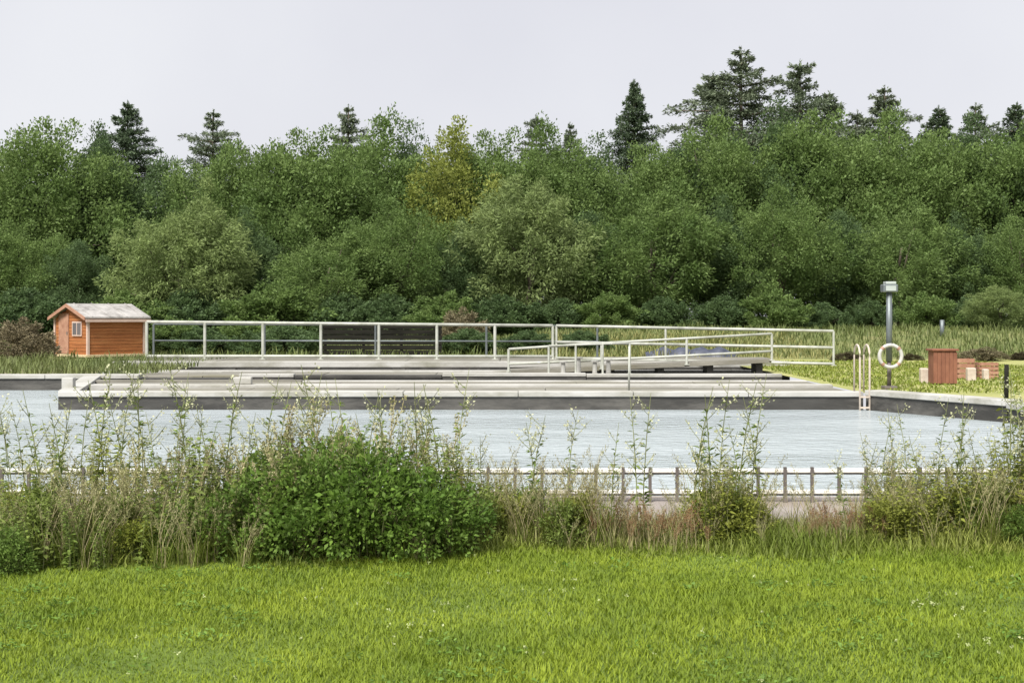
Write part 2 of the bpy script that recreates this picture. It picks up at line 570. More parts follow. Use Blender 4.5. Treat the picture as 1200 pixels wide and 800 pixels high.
# left bank wall and right bank wall
root = tag(empty('bank_wall', (0, 0, 0)), 'low brownish retaining wall along the far left bank of the pond', 'wall')
wall_run(root, [(-32, 33.6), (-9.78, 33.6)], 0.4, 0.16)
root = tag(empty('bank_wall', (0, 0, 0)), 'grey slanting retaining wall below the yellow grass at right', 'wall')
wall_run(root, [(7.34, 26.55), (9.05, 23.4)], 0.4, 0.16)
wall_run(root, [(9.05, 23.36), (9.05, NEAR + 0.1)], 0.4, 0.12)

# near kerb, pinkish concrete
root = tag(empty('pond_kerb', (0, 0, 0)), 'pale pinkish concrete kerb slab at the near edge of the pond, under the low rails', 'kerb')
for i in range(14):
    x0 = -21 + i * 3.0 * 0.75
    MB().box(x0 + 0.006, x0 + 2.244, 10.35, NEAR, -1.7, 0.07 + random.uniform(-.006, .006)).build('kerb_slab', M['pink_concrete'], root, bevel=0.02)


# ------------------------------------------------------------------ railings
def rail_piece(root, a, c, r, mat, name='rail'):
    return MB().tube([a, c], r, 8).build(name, mat, root, smooth=True)


def railing(label, pts, zb, zt, rails, spacing, r_rail=0.035, r_post=0.035, mat='rail', pmat=None, cat='railing', group=None, square=False):
    """pts: plan polyline; zb/zt: height of foot and top rail at each point; rails: fractions of the height."""
    root = tag(empty('railing', (pts[0][0], pts[0][1], zb[0])), label, cat, group)
    off = Vector(root.location)
    pm = M[pmat or mat]
    for i in range(len(pts) - 1):
        a, c = Vector(pts[i]), Vector(pts[i + 1])
        for fr in rails:
            za, zc = zb[i] + (zt[i] - zb[i]) * fr, zb[i + 1] + (zt[i + 1] - zb[i + 1]) * fr
            rail_piece(root, Vector((a.x, a.y, za)) - off, Vector((c.x, c.y, zc)) - off, r_rail, M[mat])
        L = (c - a).length
        n = max(1, round(L / spacing))
        for k in range(n + (1 if i == len(pts) - 2 else 0)):
            f = k / n
            p = a + (c - a) * f
            z0 = zb[i] + (zb[i + 1] - zb[i]) * f
            z1 = zt[i] + (zt[i + 1] - zt[i]) * f
            m = MB()
            q = Vector((p.x, p.y, 0)) - off
            if square:
                m.box(q.x - r_post, q.x + r_post, q.y - r_post, q.y + r_post, z0 - off.z, z1 - off.z + 0.015)
            else:
                m.tube([(q.x, q.y, z0 - off.z), (q.x, q.y, z1 - off.z)], r_post, 8)
                m.box(q.x - r_post * 2, q.x + r_post * 2, q.y - r_post * 2, q.y + r_post * 2, z0 - off.z, z0 - off.z + 0.02)
            m.build('post', pm, root)
    return root


D1 = 43.4
railing('long white two-rail railing along the walkway from the shed to the middle', [(PX(172, D1), D1), (PX(648, D1), D1)], [0.22, 0.22], [PZ(377, D1), PZ(381.5, D1)],
        [0.09, 1.0], 1.92, 0.05, 0.05)
D2 = 46.0
railing('thin grey railing along the far side of the walkway, behind the white one', [(PX(180, D2), D2), (PX(700, D2), D2)], [0.22, 0.22], [1.40, 1.34],
        [0.5, 1.0], 4.1, 0.03, 0.04, 'galv')
D3 = 40.85
railing('weathered three-rail railing at the right end of the walkway, beside the grass', [(PX(652, D1), D1 - 0.1), (PX(780, 41.5), 41.5), (8.9 + 0.8, 38.6)], [0.22, 0.2, 0.2], [PZ(381.5, D1), PZ(384, 41.5), PZ(388, 38.6)],
        [0.05, 0.52, 1.0], 3.9, 0.045, 0.035)
# sloping ramp with its hand rail, in front of the walkway
DR = 36.0
rx0, rx1 = PX(596, DR), PX(905, DR)
ramp_o = MB()
ramp_o.v = [(rx0, 36.1, 0.03), (rx1, 36.1, 0.38), (rx1, 37.3, 0.38), (rx0, 37.3, 0.03), (rx0, 36.1, 0.16), (rx1, 36.1, 0.5), (rx1, 37.3, 0.5), (rx0, 37.3, 0.16)]
ramp_o.f = [(0, 3, 2, 1), (4, 5, 6, 7), (0, 1, 5, 4), (1, 2, 6, 5), (2, 3, 7, 6), (3, 0, 4, 7)]
ramp_root = ramp_o.build('concrete_ramp', M['concrete'], bevel=0.01)
for k in range(4):
    x_ = rx1 - 0.3 - k * 1.4
    MB().box(x_ - 0.09, x_ + 0.09, 36.3, 37.1, 0.0, 0.37 - (rx1 - x_) * 0.34 / (rx1 - rx0)).build('pier', M['wet_wall'], ramp_root)
tag(ramp_root, 'shallow concrete ramp rising to the right behind the platforms', 'ramp')
railing('sloping pale handrail of the ramp, climbing to the right in front of the walkway', [(rx0, 36.05), (PX(705, DR), 36.05), (rx1, 36.05)], [0.12, 0.2, 0.44], [PZ(409, DR), PZ(402, DR), PZ(391, DR)],
        [0.35, 1.0], 2.0, 0.035, 0.035)
# short front rail across the deck (pale posts in the middle of the picture)
DF = 35.2
railing('short pale railing with close posts in the middle of the second platform', [(PX(643, DF), DF), (PX(738, DF), DF)], [0.1, 0.1], [PZ(405, DF), PZ(402, DF)],
        [1.0], 0.66, 0.025, 0.03)

# low two-rail barrier at the near kerb
DN = 11.25
x0, x1 = -8.0, 6.4
root = tag(empty('railing', (x0, DN, 0.07)), 'low barrier of two white rails on dark posts along the near pond kerb', 'railing')
for z in (0.16, 0.345):
    n = 6
    for i in range(n):
        a, c = (x1 - x0) * i / n, (x1 - x0) * (i + 1) / n
        MB().box(a + 0.004, c - 0.004, -0.045, -0.015, z - 0.07 - 0.018, z - 0.07 + 0.018).build('rail', M['white_rail'], root, bevel=0.006)
        MB().box(a + 0.004, c - 0.004, -0.012, 0.022, z - 0.07 - 0.036, z - 0.07 - 0.004).build('shadow_bar', M['dark_post'], root)  # dark strip added to draw the shadow line under each white rail
pm = MB().box(-0.013, 0.013, -0.10, -0.072, 0, 0.31).mesh('post', M['dark_post'])
n = int((x1 - x0) / 0.235)
for i in range(n + 1):
    o = link('post', pm, root)
    o.location = (i * (x1 - x0) / n, 0.024, 0)

# ------------------------------------------------------------------ shed
a = R(41)
cd = 47.0
shed = tag(empty('wooden_shed', (PX(103, cd), cd, 0.17), 0), 'small orange-brown wooden shed with pale roof at the left end of the walkway', 'shed')
gx, gy = Vector((-math.cos(a), math.sin(a), 0)), Vector((math.sin(a), math.cos(a), 0))
GW, GL, EH, RH = 2.3, 2.35, 1.46, 1.90


def sp(u, v, z):                # u along the gable from the near corner, v along the long side
    p = gx * u + gy * v
    return (p.x, p.y, z)


def sbox(name, mat, u0, u1, v0, v1, z0, z1, parent=shed, bevel=0):
    m = MB()
    for z in (z0, z1):
        for (u, v) in ((u0, v0), (u1, v0), (u1, v1), (u0, v1)):
            m.v.append(sp(u, v, z))
    m.f = [(0, 3, 2, 1), (4, 5, 6, 7), (0, 1, 5, 4), (1, 2, 6, 5), (2, 3, 7, 6), (3, 0, 4, 7)]
    return m.build(name, mat, parent, bevel=bevel)


m = MB()
for v in (0.03, GL - 0.03):
    m.v += [sp(0.03, v, 0.1), sp(GW - 0.03, v, 0.1), sp(GW - 0.03, v, EH), sp(GW / 2, v, RH - 0.02), sp(0.03, v, EH)]
m.f = [(0, 1, 2, 3, 4), (5, 9, 8, 7, 6), (0, 5, 6, 1), (1, 6, 7, 2), (0, 4, 9, 5)]
m.build('wall_core', M['cedar'], shed)
nb = 11
for i in range(nb):             # lapped boards
    z0 = 0.1 + (EH - 0.1) * i / nb
    z1 = z0 + (EH - 0.1) / nb - 0.012
    sbox('board', M['cedar'], -0.012 - 0.006 * (i % 2), 0.028, 0.06, GL - 0.06, z0, z1)
    sbox('board', M['cedar'], 0.06, GW - 0.06, -0.012 - 0.006 * (i % 2), 0.028, z0, z1)
for i in range(4):              # gable boards, getting shorter
    z0 = EH + (RH - EH) * i / 4
    z1 = EH + (RH - EH) * (i + 1) / 4 - 0.012
    h = GW / 2 * (1 - (i + 1) / 4) + 0.05
    sbox('board', M['cedar'], GW / 2 - h, GW / 2 + h, -0.014, 0.028, z0, z1)
for (u, v) in ((0.0, 0.0), (GW, 0.0), (0.0, GL)):
    sbox('corner_post', M['trim'], u - 0.045, u + 0.045, v - 0.045, v + 0.045, 0.1, EH - 0.02)
sbox('bearer', M['plinth'], -0.06, GW + 0.06, -0.07, 0.07, 0, 0.1, bevel=0.01)
sbox('bearer', M['plinth'], -0.06, 0.07, 0.075, GL + 0.06, 0, 0.1, bevel=0.01)
for sgn in (0, 1):              # two roof slopes
    m = MB()
    ov = 0.16
    sl = (RH - EH) / (GW / 2)
    ue, ur = (-ov, GW / 2) if sgn == 0 else (GW + ov, GW / 2)
    ze = EH - ov * sl + 0.03
    for dz in (0, 0.06):
        m.v += [sp(ue, -0.2, ze + dz), sp(ur, -0.2, RH + 0.03 + dz), sp(ur, GL + 0.2, RH + 0.03 + dz), sp(ue, GL + 0.2, ze + dz)]
    m.f = [(0, 1, 2, 3), (4, 7, 6, 5), (0, 4, 5, 1), (1, 5, 6, 2), (2, 6, 7, 3), (3, 7, 4, 0)]
    m.build('roof', M['roof'], shed)
    m = MB()                    # barge board on the gable
    for (vv) in (-0.235, -0.205):
        m.v += [sp(ue, vv, ze - 0.07), sp(ur, vv, RH - 0.05), sp(ur, vv, RH + 0.08), sp(ue, vv, ze + 0.05)]
    m.f = [(0, 1, 2, 3), (4, 7, 6, 5), (0, 4, 5, 1), (1, 5, 6, 2), (2, 6, 7, 3), (3, 7, 4, 0)]
    m.build('barge_board', M['rose_wood'], shed)
sbox('fascia', M['trim'], -0.20, -0.165, -0.19, GL + 0.19, EH - 0.16, EH - 0.06)
for k in range(4):
    vv = 0.1 + (GL - 0.2) * k / 3
    m = MB()
    for dz in (0.062, 0.085):
        m.v += [sp(-0.15, vv - 0.02, EH - 0.16 * (RH - EH) / (GW / 2) + 0.03 + dz), sp(GW / 2, vv - 0.02, RH + 0.03 + dz), sp(GW / 2, vv + 0.02, RH + 0.03 + dz), sp(-0.15, vv + 0.02, EH - 0.16 * (RH - EH) / (GW / 2) + 0.03 + dz)]
    m.f = [(0, 1, 2, 3), (4, 7, 6, 5), (0, 4, 5, 1), (1, 5, 6, 2), (2, 6, 7, 3), (3, 7, 4, 0)]
    m.build('roof_batten', M['roof'], shed)
win = sbox('window', M['trim'], 0.36, 1.02, -0.05, -0.025, 0.78, 1.32)
for (u0, u1) in ((0.41, 0.665), (0.715, 0.97)):
    sbox('pane', M['glass'], u0, u1, -0.056, -0.0505, 0.83, 1.27, win)
door = sbox('door', M['rose_wood'], 1.28, 1.98, -0.045, -0.025, 0.13, 1.62)
sbox('handle', M['galv'], 1.34, 1.37, -0.07, -0.046, 0.82, 0.94, door)

# ------------------------------------------------------------------ lamp post with lifebuoy
ld = 27.8
lx = PX(1042, ld)
lb = 0.13
lt = PZ(330, ld)
root = tag(empty('lamp_post', (lx, ld, lb)), 'grey steel lamp post with a box lamp on top near the right bank', 'lamp post')
h = lt - lb
MB().box(-0.14, 0.14, -0.14, 0.14, -0.02, 0.05).build('base_plate', M['dark_post'], root, bevel=0.01)
MB().tube([(0, 0, 0.04), (0, 0, 0.62)], 0.045, 10).build('lower_pole', M['dark_post'], root, smooth=True)
MB().tube([(0, 0, 0.58), (0, 0, h - 0.2)], [0.07, 0.062], 12).build('pole', M['galv'], root, smooth=True)
hd = MB().box(-0.16, 0.16, -0.13, 0.13, h - 0.23, h - 0.06).build('lamp_head', M['galv'], root, bevel=0.02)
MB().box(-0.11, 0.11, -0.142, -0.131, h - 0.20, h - 0.09).build('lamp_cover', M['lamp_glass'], hd)
MB().box(-0.10, 0.12, -0.12, 0.11, h - 0.058, h).build('lamp_cap', M['lamp_glass'], hd, bevel=0.01)


def ring_mesh(name, r0, r1, a0, a1, mat, seg=24):
    m = MB()
    pts = [(math.cos(a0 + (a1 - a0) * k / seg) * r0, 0, math.sin(a0 + (a1 - a0) * k / seg) * r0) for k in range(seg + 1)]
    for i, p in enumerate(pts):
        er = Vector(p).normalized()
        for k in range(8):
            t = 2 * math.pi * k / 8
            q = Vector(p) + er * math.cos(t) * r1 + Vector((0, 1, 0)) * math.sin(t) * r1
            m.v.append(tuple(q))
    for i in range(seg):
        for k in range(8):
            m.f.append((i * 8 + k, i * 8 + (k + 1) % 8, (i + 1) * 8 + (k + 1) % 8, (i + 1) * 8 + k))
    return m


buoy = tag(empty('lifebuoy', (lx - 0.02, ld - 0.17, PZ(417, ld))), 'white ring lifebuoy hanging on the lamp post', 'lifebuoy')
ring_mesh('ring', 0.24, 0.042, 0, 2 * math.pi, None).build('ring', M['buoy'], buoy, smooth=True)
for q in range(4):
    a0 = q * math.pi / 2 + R(38)
    ring_mesh('band', 0.24, 0.047, a0, a0 + R(14), None, 4).build('band', M['buoy_band'], buoy, smooth=True)
MB().tube([(0.02, 0.12, 0.24), (0.02, -0.03, 0.24), (0.02, -0.03, 0.27)], 0.012, 6).build('hook', M['galv'], buoy)

# ladder with bent grab rails at the corner of the platform
gd = 26.5
lad = tag(empty('pond_ladder', (PX(1012, gd), gd, 0.13)), 'pale bent ladder rails going down the platform wall into the water', 'ladder')
for dx in (-0.1, 0.1):
    pts = [(dx, 0.35, 0.0), (dx, 0.35, 0.75)] + [(dx, 0.35 - 0.22 * (1 - math.cos(t)), 0.75 + 0.22 * math.sin(t)) for t in np.linspace(0.3, math.pi - .3, 7)] + [(dx, -0.09, 0.7), (dx, -0.09, -1.2)]
    MB().tube(pts, 0.02, 8).build('side_rail', M['stone'], lad, smooth=True)
for k in range(6):
    MB().box(-0.1, 0.1, -0.12, -0.06, -0.12 - k * 0.22, -0.085 - k * 0.22).build('rung', M['stone'], lad)

# ------------------------------------------------------------------ things on the right bank
cdp = 30.0
cab = tag(empty('wooden_cabinet', (PX(1104, cdp), cdp, 0.1)), 'upright rust-brown timber box standing on the yellow grass', 'cabinet')
MB().box(-0.26, 0.26, -0.2, 0.2, 0.02, 0.78).build('body', M['rust_wood'], cab)
for k in range(6):
    MB().box(-0.275 + k * 0.0925, -0.275 + k * 0.0925 + 0.086, -0.225, -0.2, 0.03, 0.77 - 0.012 * (k % 2)).build('board', M['rust_wood'], cab)
MB().box(-0.31, 0.31, -0.26, 0.24, 0.782, 0.83).build('lid', M['rust_wood'], cab, bevel=0.01)

cr = 32.6
for (px, w, h, lab) in ((1129, 0.42, 0.52, 'faded red slatted crate standing next to the rust-brown box'), (1156, 0.46, 0.42, 'lower faded red slatted crate farther right on the grass')):
    c = tag(empty('slatted_crate', (PX(px, cr), cr, 0.1)), lab, 'crate', 'faded crates on the right bank')
    for k in range(4):
        z = h * k / 4 + 0.02
        MB().box(-w / 2, w / 2, -0.19, -0.17, z, z + h / 4 - 0.03).build('slat', M['rose_wood'], c)
        MB().box(-w / 2, w / 2, 0.17, 0.19, z, z + h / 4 - 0.03).build('slat', M['rose_wood'], c)
        for s in (-1, 1):
            MB().box(s * (w / 2 + .01) - 0.01, s * (w / 2 + .01) + 0.01, -0.165, 0.165, z, z + h / 4 - 0.03).build('slat', M['rose_wood'], c)
    for (sx, sy) in ((-1, -1), (1, -1), (1, 1), (-1, 1)):
        MB().box(sx * (w / 2 - 0.03) - 0.02, sx * (w / 2 - 0.03) + 0.02, sy * 0.145 - 0.02, sy * 0.145 + 0.02, 0, h).build('corner_post', M['rust_wood'], c)
for (px, D, w, h, lab) in ((1083, 30.4, 0.22, 0.34, 'pale upright stone block at the left of the rust-brown box'), (1138, 31.6, 0.24, 0.3, 'pale stone block in front of the faded crates'),
                           (1155, 31.9, 0.16, 0.26, 'small pale stone block at the right of the crates')):
    m = MB().prism([(-w / 2, -0.1), (w / 2 - 0.03, -0.12), (w / 2, 0.1), (-w / 2 + 0.02, 0.12)], -0.03, h)
    o = m.build('stone_block', M['stone'], bevel=0.03)
    o.location = (PX(px, D), D, 0.12)
    tag(o, lab, 'block', 'pale blocks on the right bank')

# covered heap beyond the ramp, dark screen behind the railing
m = MB()
hx0, hx1, hy = PX(752, 46.8), PX(872, 46.8), 47.4
prof = [(-0.6, 0), (-0.5, 0.32), (-0.2, 0.5), (0.25, 0.48), (0.55, 0.3), (0.62, 0)]
NS = 18
for i in range(NS + 1):
    f = i / NS
    s = min(1, 6 * f, 6 * (1 - f)) ** 0.5 * (0.85 + 0.15 * math.sin(i * 1.9))
    for (py_, pz_) in prof:
        m.v.append((hx0 + (hx1 - hx0) * f, hy + py_ * (0.5 + 0.5 * s), 0.1 + pz_ * s * 0.95))
np_ = len(prof)
for i in range(NS):
    for k in range(np_ - 1):
        m.f.append((i * np_ + k, i * np_ + k + 1, (i + 1) * np_ + k + 1, (i + 1) * np_ + k))
m.f += [tuple(range(np_)), tuple(NS * np_ + k for k in reversed(range(np_)))]
heap = m.build('covered_heap', M['navy'], smooth=True)
tag(heap, 'long low heap under dark navy sheeting behind the right-hand railing', 'heap')

sx0, sx1, sy = PX(378, 49), PX(518, 49), 49.0
scr = tag(empty('timber_screen', ((sx0 + sx1) / 2, sy, 0.15)), 'dark timber board screen behind the left half of the railing', 'screen')
hw = (sx1 - sx0) / 2
for k in range(6):
    MB().box(-hw, hw, -0.02 - 0.01 * (k % 2), 0.02, 0.05 + k * 0.2, 0.05 + k * 0.2 + 0.17).build('board', M['dark_wood'], scr)
for k in range(4):
    x = -hw + 0.1 + (2 * hw - 0.2) * k / 3
    MB().box(x - 0.05, x + 0.05, 0.022, 0.12, -0.3, 1.3).build('post', M['dark_wood'], scr)

# short pedestals on the second platform, loose blocks on the first
for i, (px, hh) in enumerate(((660, 0.34), (678, 0.46), (697, 0.36), (713, 0.4))):
    D = 35.6
    o = tag(empty('pedestal', (PX(px, D), D, 0.06)), ['pale short pedestal, leftmost of four on the second platform', 'tallest of four pale pedestals on the second platform', 'pale pedestal, third from left of four on the second platform', 'pale short pedestal, rightmost of four on the second platform'][i], 'pedestal', 'pedestals on the second platform')
    MB().box(-0.08, 0.08, -0.08, 0.08, 0, 0.05).build('foot', M['concrete'], o)
    MB().tube([(0, 0, 0.05), (0, 0, hh)], [0.07, 0.055], 8).build('shaft', M['coping'], o)
    MB().tube([(0, 0, hh), (0, 0, hh + 0.04)], [0.11, 0.11], 10).build('cap', M['coping'], o)
for (px, py, D, w, h, lab) in ((285, 443, 29.26, 0.42, 0.16, 'white slab lying on the first platform below the railing'), (81, 448, 28.3, 0.26, 0.26, 'white block at the left corner of the first platform')):
    m = MB().prism([(-w / 2, -0.12), (w / 2, -0.13), (w / 2 - 0.02, 0.12), (-w / 2, 0.13)], 0, h)
    o = m.build('white_block', M['coping'], bevel=0.02)
    o.location = (PX(px, D), D, 0.077 if D < 29 else 0.142)
    tag(o, lab, 'block')
pole = MB().tube([(0, 0, -0.02), (0.01, 0, 0.95)], 0.022, 8).build('thin_pole', M['rail'], smooth=True)
pole.location = (PX(737, 27.4), 27.4, 0.1)
tag(pole, 'thin grey pole standing on the first platform near its middle', 'pole')
pole = MB().tube([(0, 0, -0.3), (0.01, 0, 0.66)], 0.045, 8).build('short_stake', M['dark_wood'], smooth=True)
pole.location = (PX(1179, 24.2), 24.2, 0.12)
tag(pole, 'dark short stake at the right end of the slanting bank wall', 'stake')
pole = MB().tube([(0, 0, -0.2), (0, 0, 0.75)], 0.1, 8).build('short_stake', M['galv'], smooth=True)
pole.location = (PX(1104, 57), 57, ground_z(PX(1104, 57), 57))
tag(pole, 'grey stake on the green rise before the trees at right', 'stake')


# ------------------------------------------------------------------ trees
def lobe_leaves(centers, radii, per, llen, lwid, squash=0.85, droop=0.0, updir=0.25, origin=(0, 0, 0), stretch=1.7):
    """Each lobe is a spray of leaves drawn out along its own outward, rising direction."""
    out = []
    org = np.array(origin)
    for c, r in zip(centers, radii):
        n = max(20, int(per * r * r))
        g = (c - org) * np.array([1, 1, 0.5])
        g = g / max(1e-6, np.linalg.norm(g)) * 0.8 + np.array([0.25, 0, 0.75]) + rng.normal(size=3) * 0.3
        g /= np.linalg.norm(g)
        d = rand_dir(n)
        d[:, 2] = d[:, 2] * 0.9 + updir
        d = unit(d)
        off = d * (r * (0.55 + 0.5 * rng.random((n, 1))))
        al = off @ g
        off = off + np.outer(al, g) * (stretch - 1)
        taper = np.clip(1 - 0.32 * al / r, 0.45, 1.25)          # narrower toward the tip
        off = np.outer(off @ g, g) + (off - np.outer(off @ g, g)) * (0.85 * taper)[:, None]
        p = c + off * np.array([1, 1, squash + 0.15])
        ax = unit(d * 0.45 + g * 0.55 + rng.normal(size=(n, 3)) * 0.5 + np.array([0, 0, -droop]))
        nr = unit(d + rng.normal(size=(n, 3)) * 0.5)
        L = llen * (0.55 + 0.9 * rng.random(n))
        out.append(leaves(p, ax, nr, L, L * lwid))
    return np.concatenate(out)


def crown_broad(rx, rz, zc, nl, lob, lean=0.0, per=130, llen=0.22, lwid=0.55, droop=0.1, top=1.0):
    """Lobes spread over an uneven egg."""
    d = rand_dir(nl)
    d[:, 2] *= 0.95
    rr = (0.35 + 0.65 * rng.random((nl, 1)) ** 0.45)
    wob = 1 + 0.22 * np.sin(d[:, :1] * 5 + 1.3) * np.cos(d[:, 1:2] * 4.2) + rng.normal(size=(nl, 1)) * 0.07
    c = d * rr * wob * np.array([rx, rx, rz])
    hgt = np.clip((c[:, 2] + rz) / (2 * rz), 0, 1)
    c[:, 0] += lean * (hgt - 0.4) * rx
    c[:, :2] *= (1.12 - 0.45 * hgt ** 2 * top)[:, None]
    c[:, 2] += zc
    r = lob * (0.6 + 0.75 * rng.random(nl))
    v = lobe_leaves(c, r, per, llen, lwid, 0.8, droop, origin=(0, 0, zc - rz * 0.4))
    # stray twigs beyond the outline
    n2 = nl * 20
    k = rng.integers(0, nl, n2)
    dd = unit((c[k] - np.array([0, 0, zc])) / np.array([rx, rx, rz]) + rng.normal(size=(n2, 3)) * 0.35)
    p = c[k] + dd * (r[k] * (1.0 + 0.45 * rng.random(n2)))[:, None]
    L = llen * (0.6 + 0.7 * rng.random(n2))
    v2 = leaves(p, dd + rng.normal(size=(n2, 3)) * .4, rand_dir(n2), L, L * lwid)
    return np.concatenate([v, v2]), c


def trunk_mesh(h, r, limbs, crown_c):
    m = MB()
    n = 6
    pts = [(0.15 * math.sin(i * 1.1) * i / n, 0.12 * math.cos(i * 1.7) * i / n, -0.3 + (h + 0.3) * i / n) for i in range(n + 1)]
    m.tube(pts, [r * (1.25 if i == 0 else 1 - 0.75 * i / n) for i in range(n + 1)], 8)
    for k in range(limbs):
        c = crown_c[k % len(crown_c)]
        f = 0.25 + 0.55 * k / max(1, limbs)
        s = Vector(pts[min(n, int(f * n))])
        e = Vector(c)
        mid = (s + e) / 2 + Vector((0, 0, 0.3))
        m.tube([s, mid, e], [r * 0.4, r * 0.24, r * 0.06], 5)
    return m.mesh('trunk', M['bark'], True)


def conifer_leaves(h, rmax, slope, whorls, per, llen, irr=0.15, z0=0.08, sparse=0.0):
    """Ragged cone: uneven whorls of branches that rise at the top and droop below."""
    out, limbs = [], []
    for w in range(whorls):
        f = ((w + rng.random() * 0.8) / whorls) ** 0.8
        z = h * (z0 + (0.985 - z0) * f)
        rad = min(rmax, slope * (h - z)) + 0.06
        nb = int(rng.integers(4, 7))
        a0 = rng.random() * 6.28
        for bq in range(nb):
            if rng.random() < sparse:
                continue
            an = a0 + 2 * math.pi * bq / nb + rng.normal() * 0.3
            L = rad * max(0.3, 1 + rng.normal() * irr)
            n = max(14, int(per * (0.2 + L)))
            t = rng.random(n) ** 0.75
            rise = 0.35 * (2 * f - 1)
            dirv = np.array([math.cos(an), math.sin(an), 0])
            p = np.outer(t * L, dirv)
            p[:, 2] = z + rise * L * t - 0.12 * L * t * t + rng.normal(size=n) * 0.05 * (0.6 + L * 0.4)
            sd_ = np.array([-math.sin(an), math.cos(an), 0])
            p += np.outer(rng.normal(size=n) * 0.15 * L * (1.1 - t * 0.75), sd_)
            ax = dirv * 0.9 + rng.normal(size=(n, 3)) * 0.5
            ax[:, 2] += 0.25 * rise - 0.05
            nr = np.array([0, 0, 1.0]) + rng.normal(size=(n, 3)) * 0.5
            LL = llen * (0.6 + 0.8 * rng.random(n))
            out.append(leaves(p, ax, nr, LL, LL * 0.36))
            limbs.append((z, (dirv[0] * L * 0.9, dirv[1] * L * 0.9, z + rise * L * 0.9 - 0.1 * L)))
    n = 60
    p = np.zeros((n, 3))
    p[:, 2] = h * (0.94 + 0.06 * rng.random(n))
    out.append(leaves(p, rand_dir(n) * 0.6 + np.array([0, 0, 0.8]), rand_dir(n), llen * 0.8, llen * 0.25))
    return np.concatenate(out), limbs


PROTO = {}


def tree_proto(key, name, crown_v, leafmat, trunk_me):
    cm = np_mesh('crown', crown_v, quads_for(len(crown_v)), M[leafmat])
    PROTO[key] = (name, cm, trunk_me, float(np.percentile(crown_v[:, 2], 99.7)))


# unit trees about 10 m tall
for i, (rx, rz, zc, lean, mt) in enumerate(((3.6, 4.5, 5.6, 0.2, 'broad_a'), (3.1, 4.7, 5.3, -0.25, 'broad_b'), (4.0, 4.3, 5.6, 0.1, 'broad_a'), (3.3, 4.7, 5.3, -0.1, 'broad_b'))):
    v, c = crown_broad(rx, rz, zc, 190, 0.74, lean, 460, 0.155, 0.52)
    v[:, 2] = np.maximum(v[:, 2], 0.05)
    tree_proto('broad%d' % i, 'broadleaf_tree', v, mt, trunk_mesh(7.5, 0.24, 8, c))
for i, (rx, lean) in enumerate(((4.2, 0.5), (3.9, -0.35))):
    v, c = crown_broad(rx, 4.6, 5.0, 200, 0.68, lean, 420, 0.26, 0.25, 0.6)
    v[:, 2] = np.maximum(v[:, 2], 0.05)
    tree_proto('willow%d' % i, 'willow_tree', v, 'willow', trunk_mesh(6.5, 0.28, 9, c))
v, c = crown_broad(4.0, 4.5, 5.0, 200, 0.7, 0.4, 420, 0.23, 0.32, 0.4)
v[:, 2] = np.maximum(v[:, 2], 0.05)
tree_proto('leafy_willow', 'willow_tree', v, 'broad_a', trunk_mesh(6.5, 0.28, 9, c))
v, c = crown_broad(2.6, 4.6, 5.3, 130, 0.6, 0.1, 430, 0.15, 0.52)
tree_proto('golden', 'broadleaf_tree', v, 'golden', trunk_mesh(7.5, 0.2, 7, c))
for i, mt in enumerate(('broad_b', 'broad_a')):
    v, c = crown_broad(5.6, 4.4, 4.4, 120, 1.1, 0.2 * (1 - 2 * i), 150, 0.5, 0.5)
    v[:, 2] = np.maximum(v[:, 2], 0.03)
    tree_proto('shrub%d' % i, 'shrub', v, mt, trunk_mesh(4, 0.25, 9, c))
v, c = crown_broad(5.4, 4.2, 4.2, 90, 1.0, 0.2, 110, 0.55, 0.35)
v[:, 2] = np.maximum(v[:, 2], 0.03)
tree_proto('brown_shrub', 'shrub', v, 'brownbush', trunk_mesh(4, 0.25, 9, c))
tree_proto('dark_shrub', 'shrub', v, 'darkscrub', trunk_mesh(4, 0.25, 9, c))


def con_trunk(h, r, limbs):
    m = MB()
    m.tube([(0, 0, -0.3), (0, 0, h * 0.5), (0.03, 0, h * 0.97)], [r, r * 0.6, 0.02], 8)
    for (z, e) in limbs[::2]:
        m.tube([(0, 0, z), e], [0.045, 0.012], 4, cap=False)
    return m.mesh('trunk', M['bark'], True)


for i, (rm, sl) in enumerate(((2.0, 0.52), (1.7, 0.42))):
    v, lm = conifer_leaves(10, rm, sl, 44, 150, 0.13, 0.28)
    tree_proto('spruce%d' % i, 'conifer_tree', v, 'conifer', con_trunk(10, 0.2, lm))
for i, (rm, sl) in enumerate(((2.3, 0.62), (2.0, 0.58), (1.7, 0.5))):
    v, lm = conifer_leaves(10, rm, sl, 32, 130, 0.14, 0.38, 0.2, 0.22)
    tree_proto('pine%d' % i, 'pine_tree', v, 'pine', con_trunk(10, 0.18, lm))


def plant_tree(key, px, D, top, wide, label, cat, group=None, shift=0.0):
    name, cm, tm, hz = PROTO[key]
    x = PX(px, D)
    gz = ground_z(x, D) - 0.05
    s = (PZ(top, D) - gz) / hz
    o = empty(name, (x, D, gz), random.uniform(0, 6.28) if not key.startswith(('willow', 'leafy')) else random.uniform(-0.5, 0.5))
    o.scale = (s * wide, s * wide, s)
    link('trunk', tm, o)
    link('crown', cm, o)['kind'] = 'stuff'
    tag(o, label, cat, group)
    return o


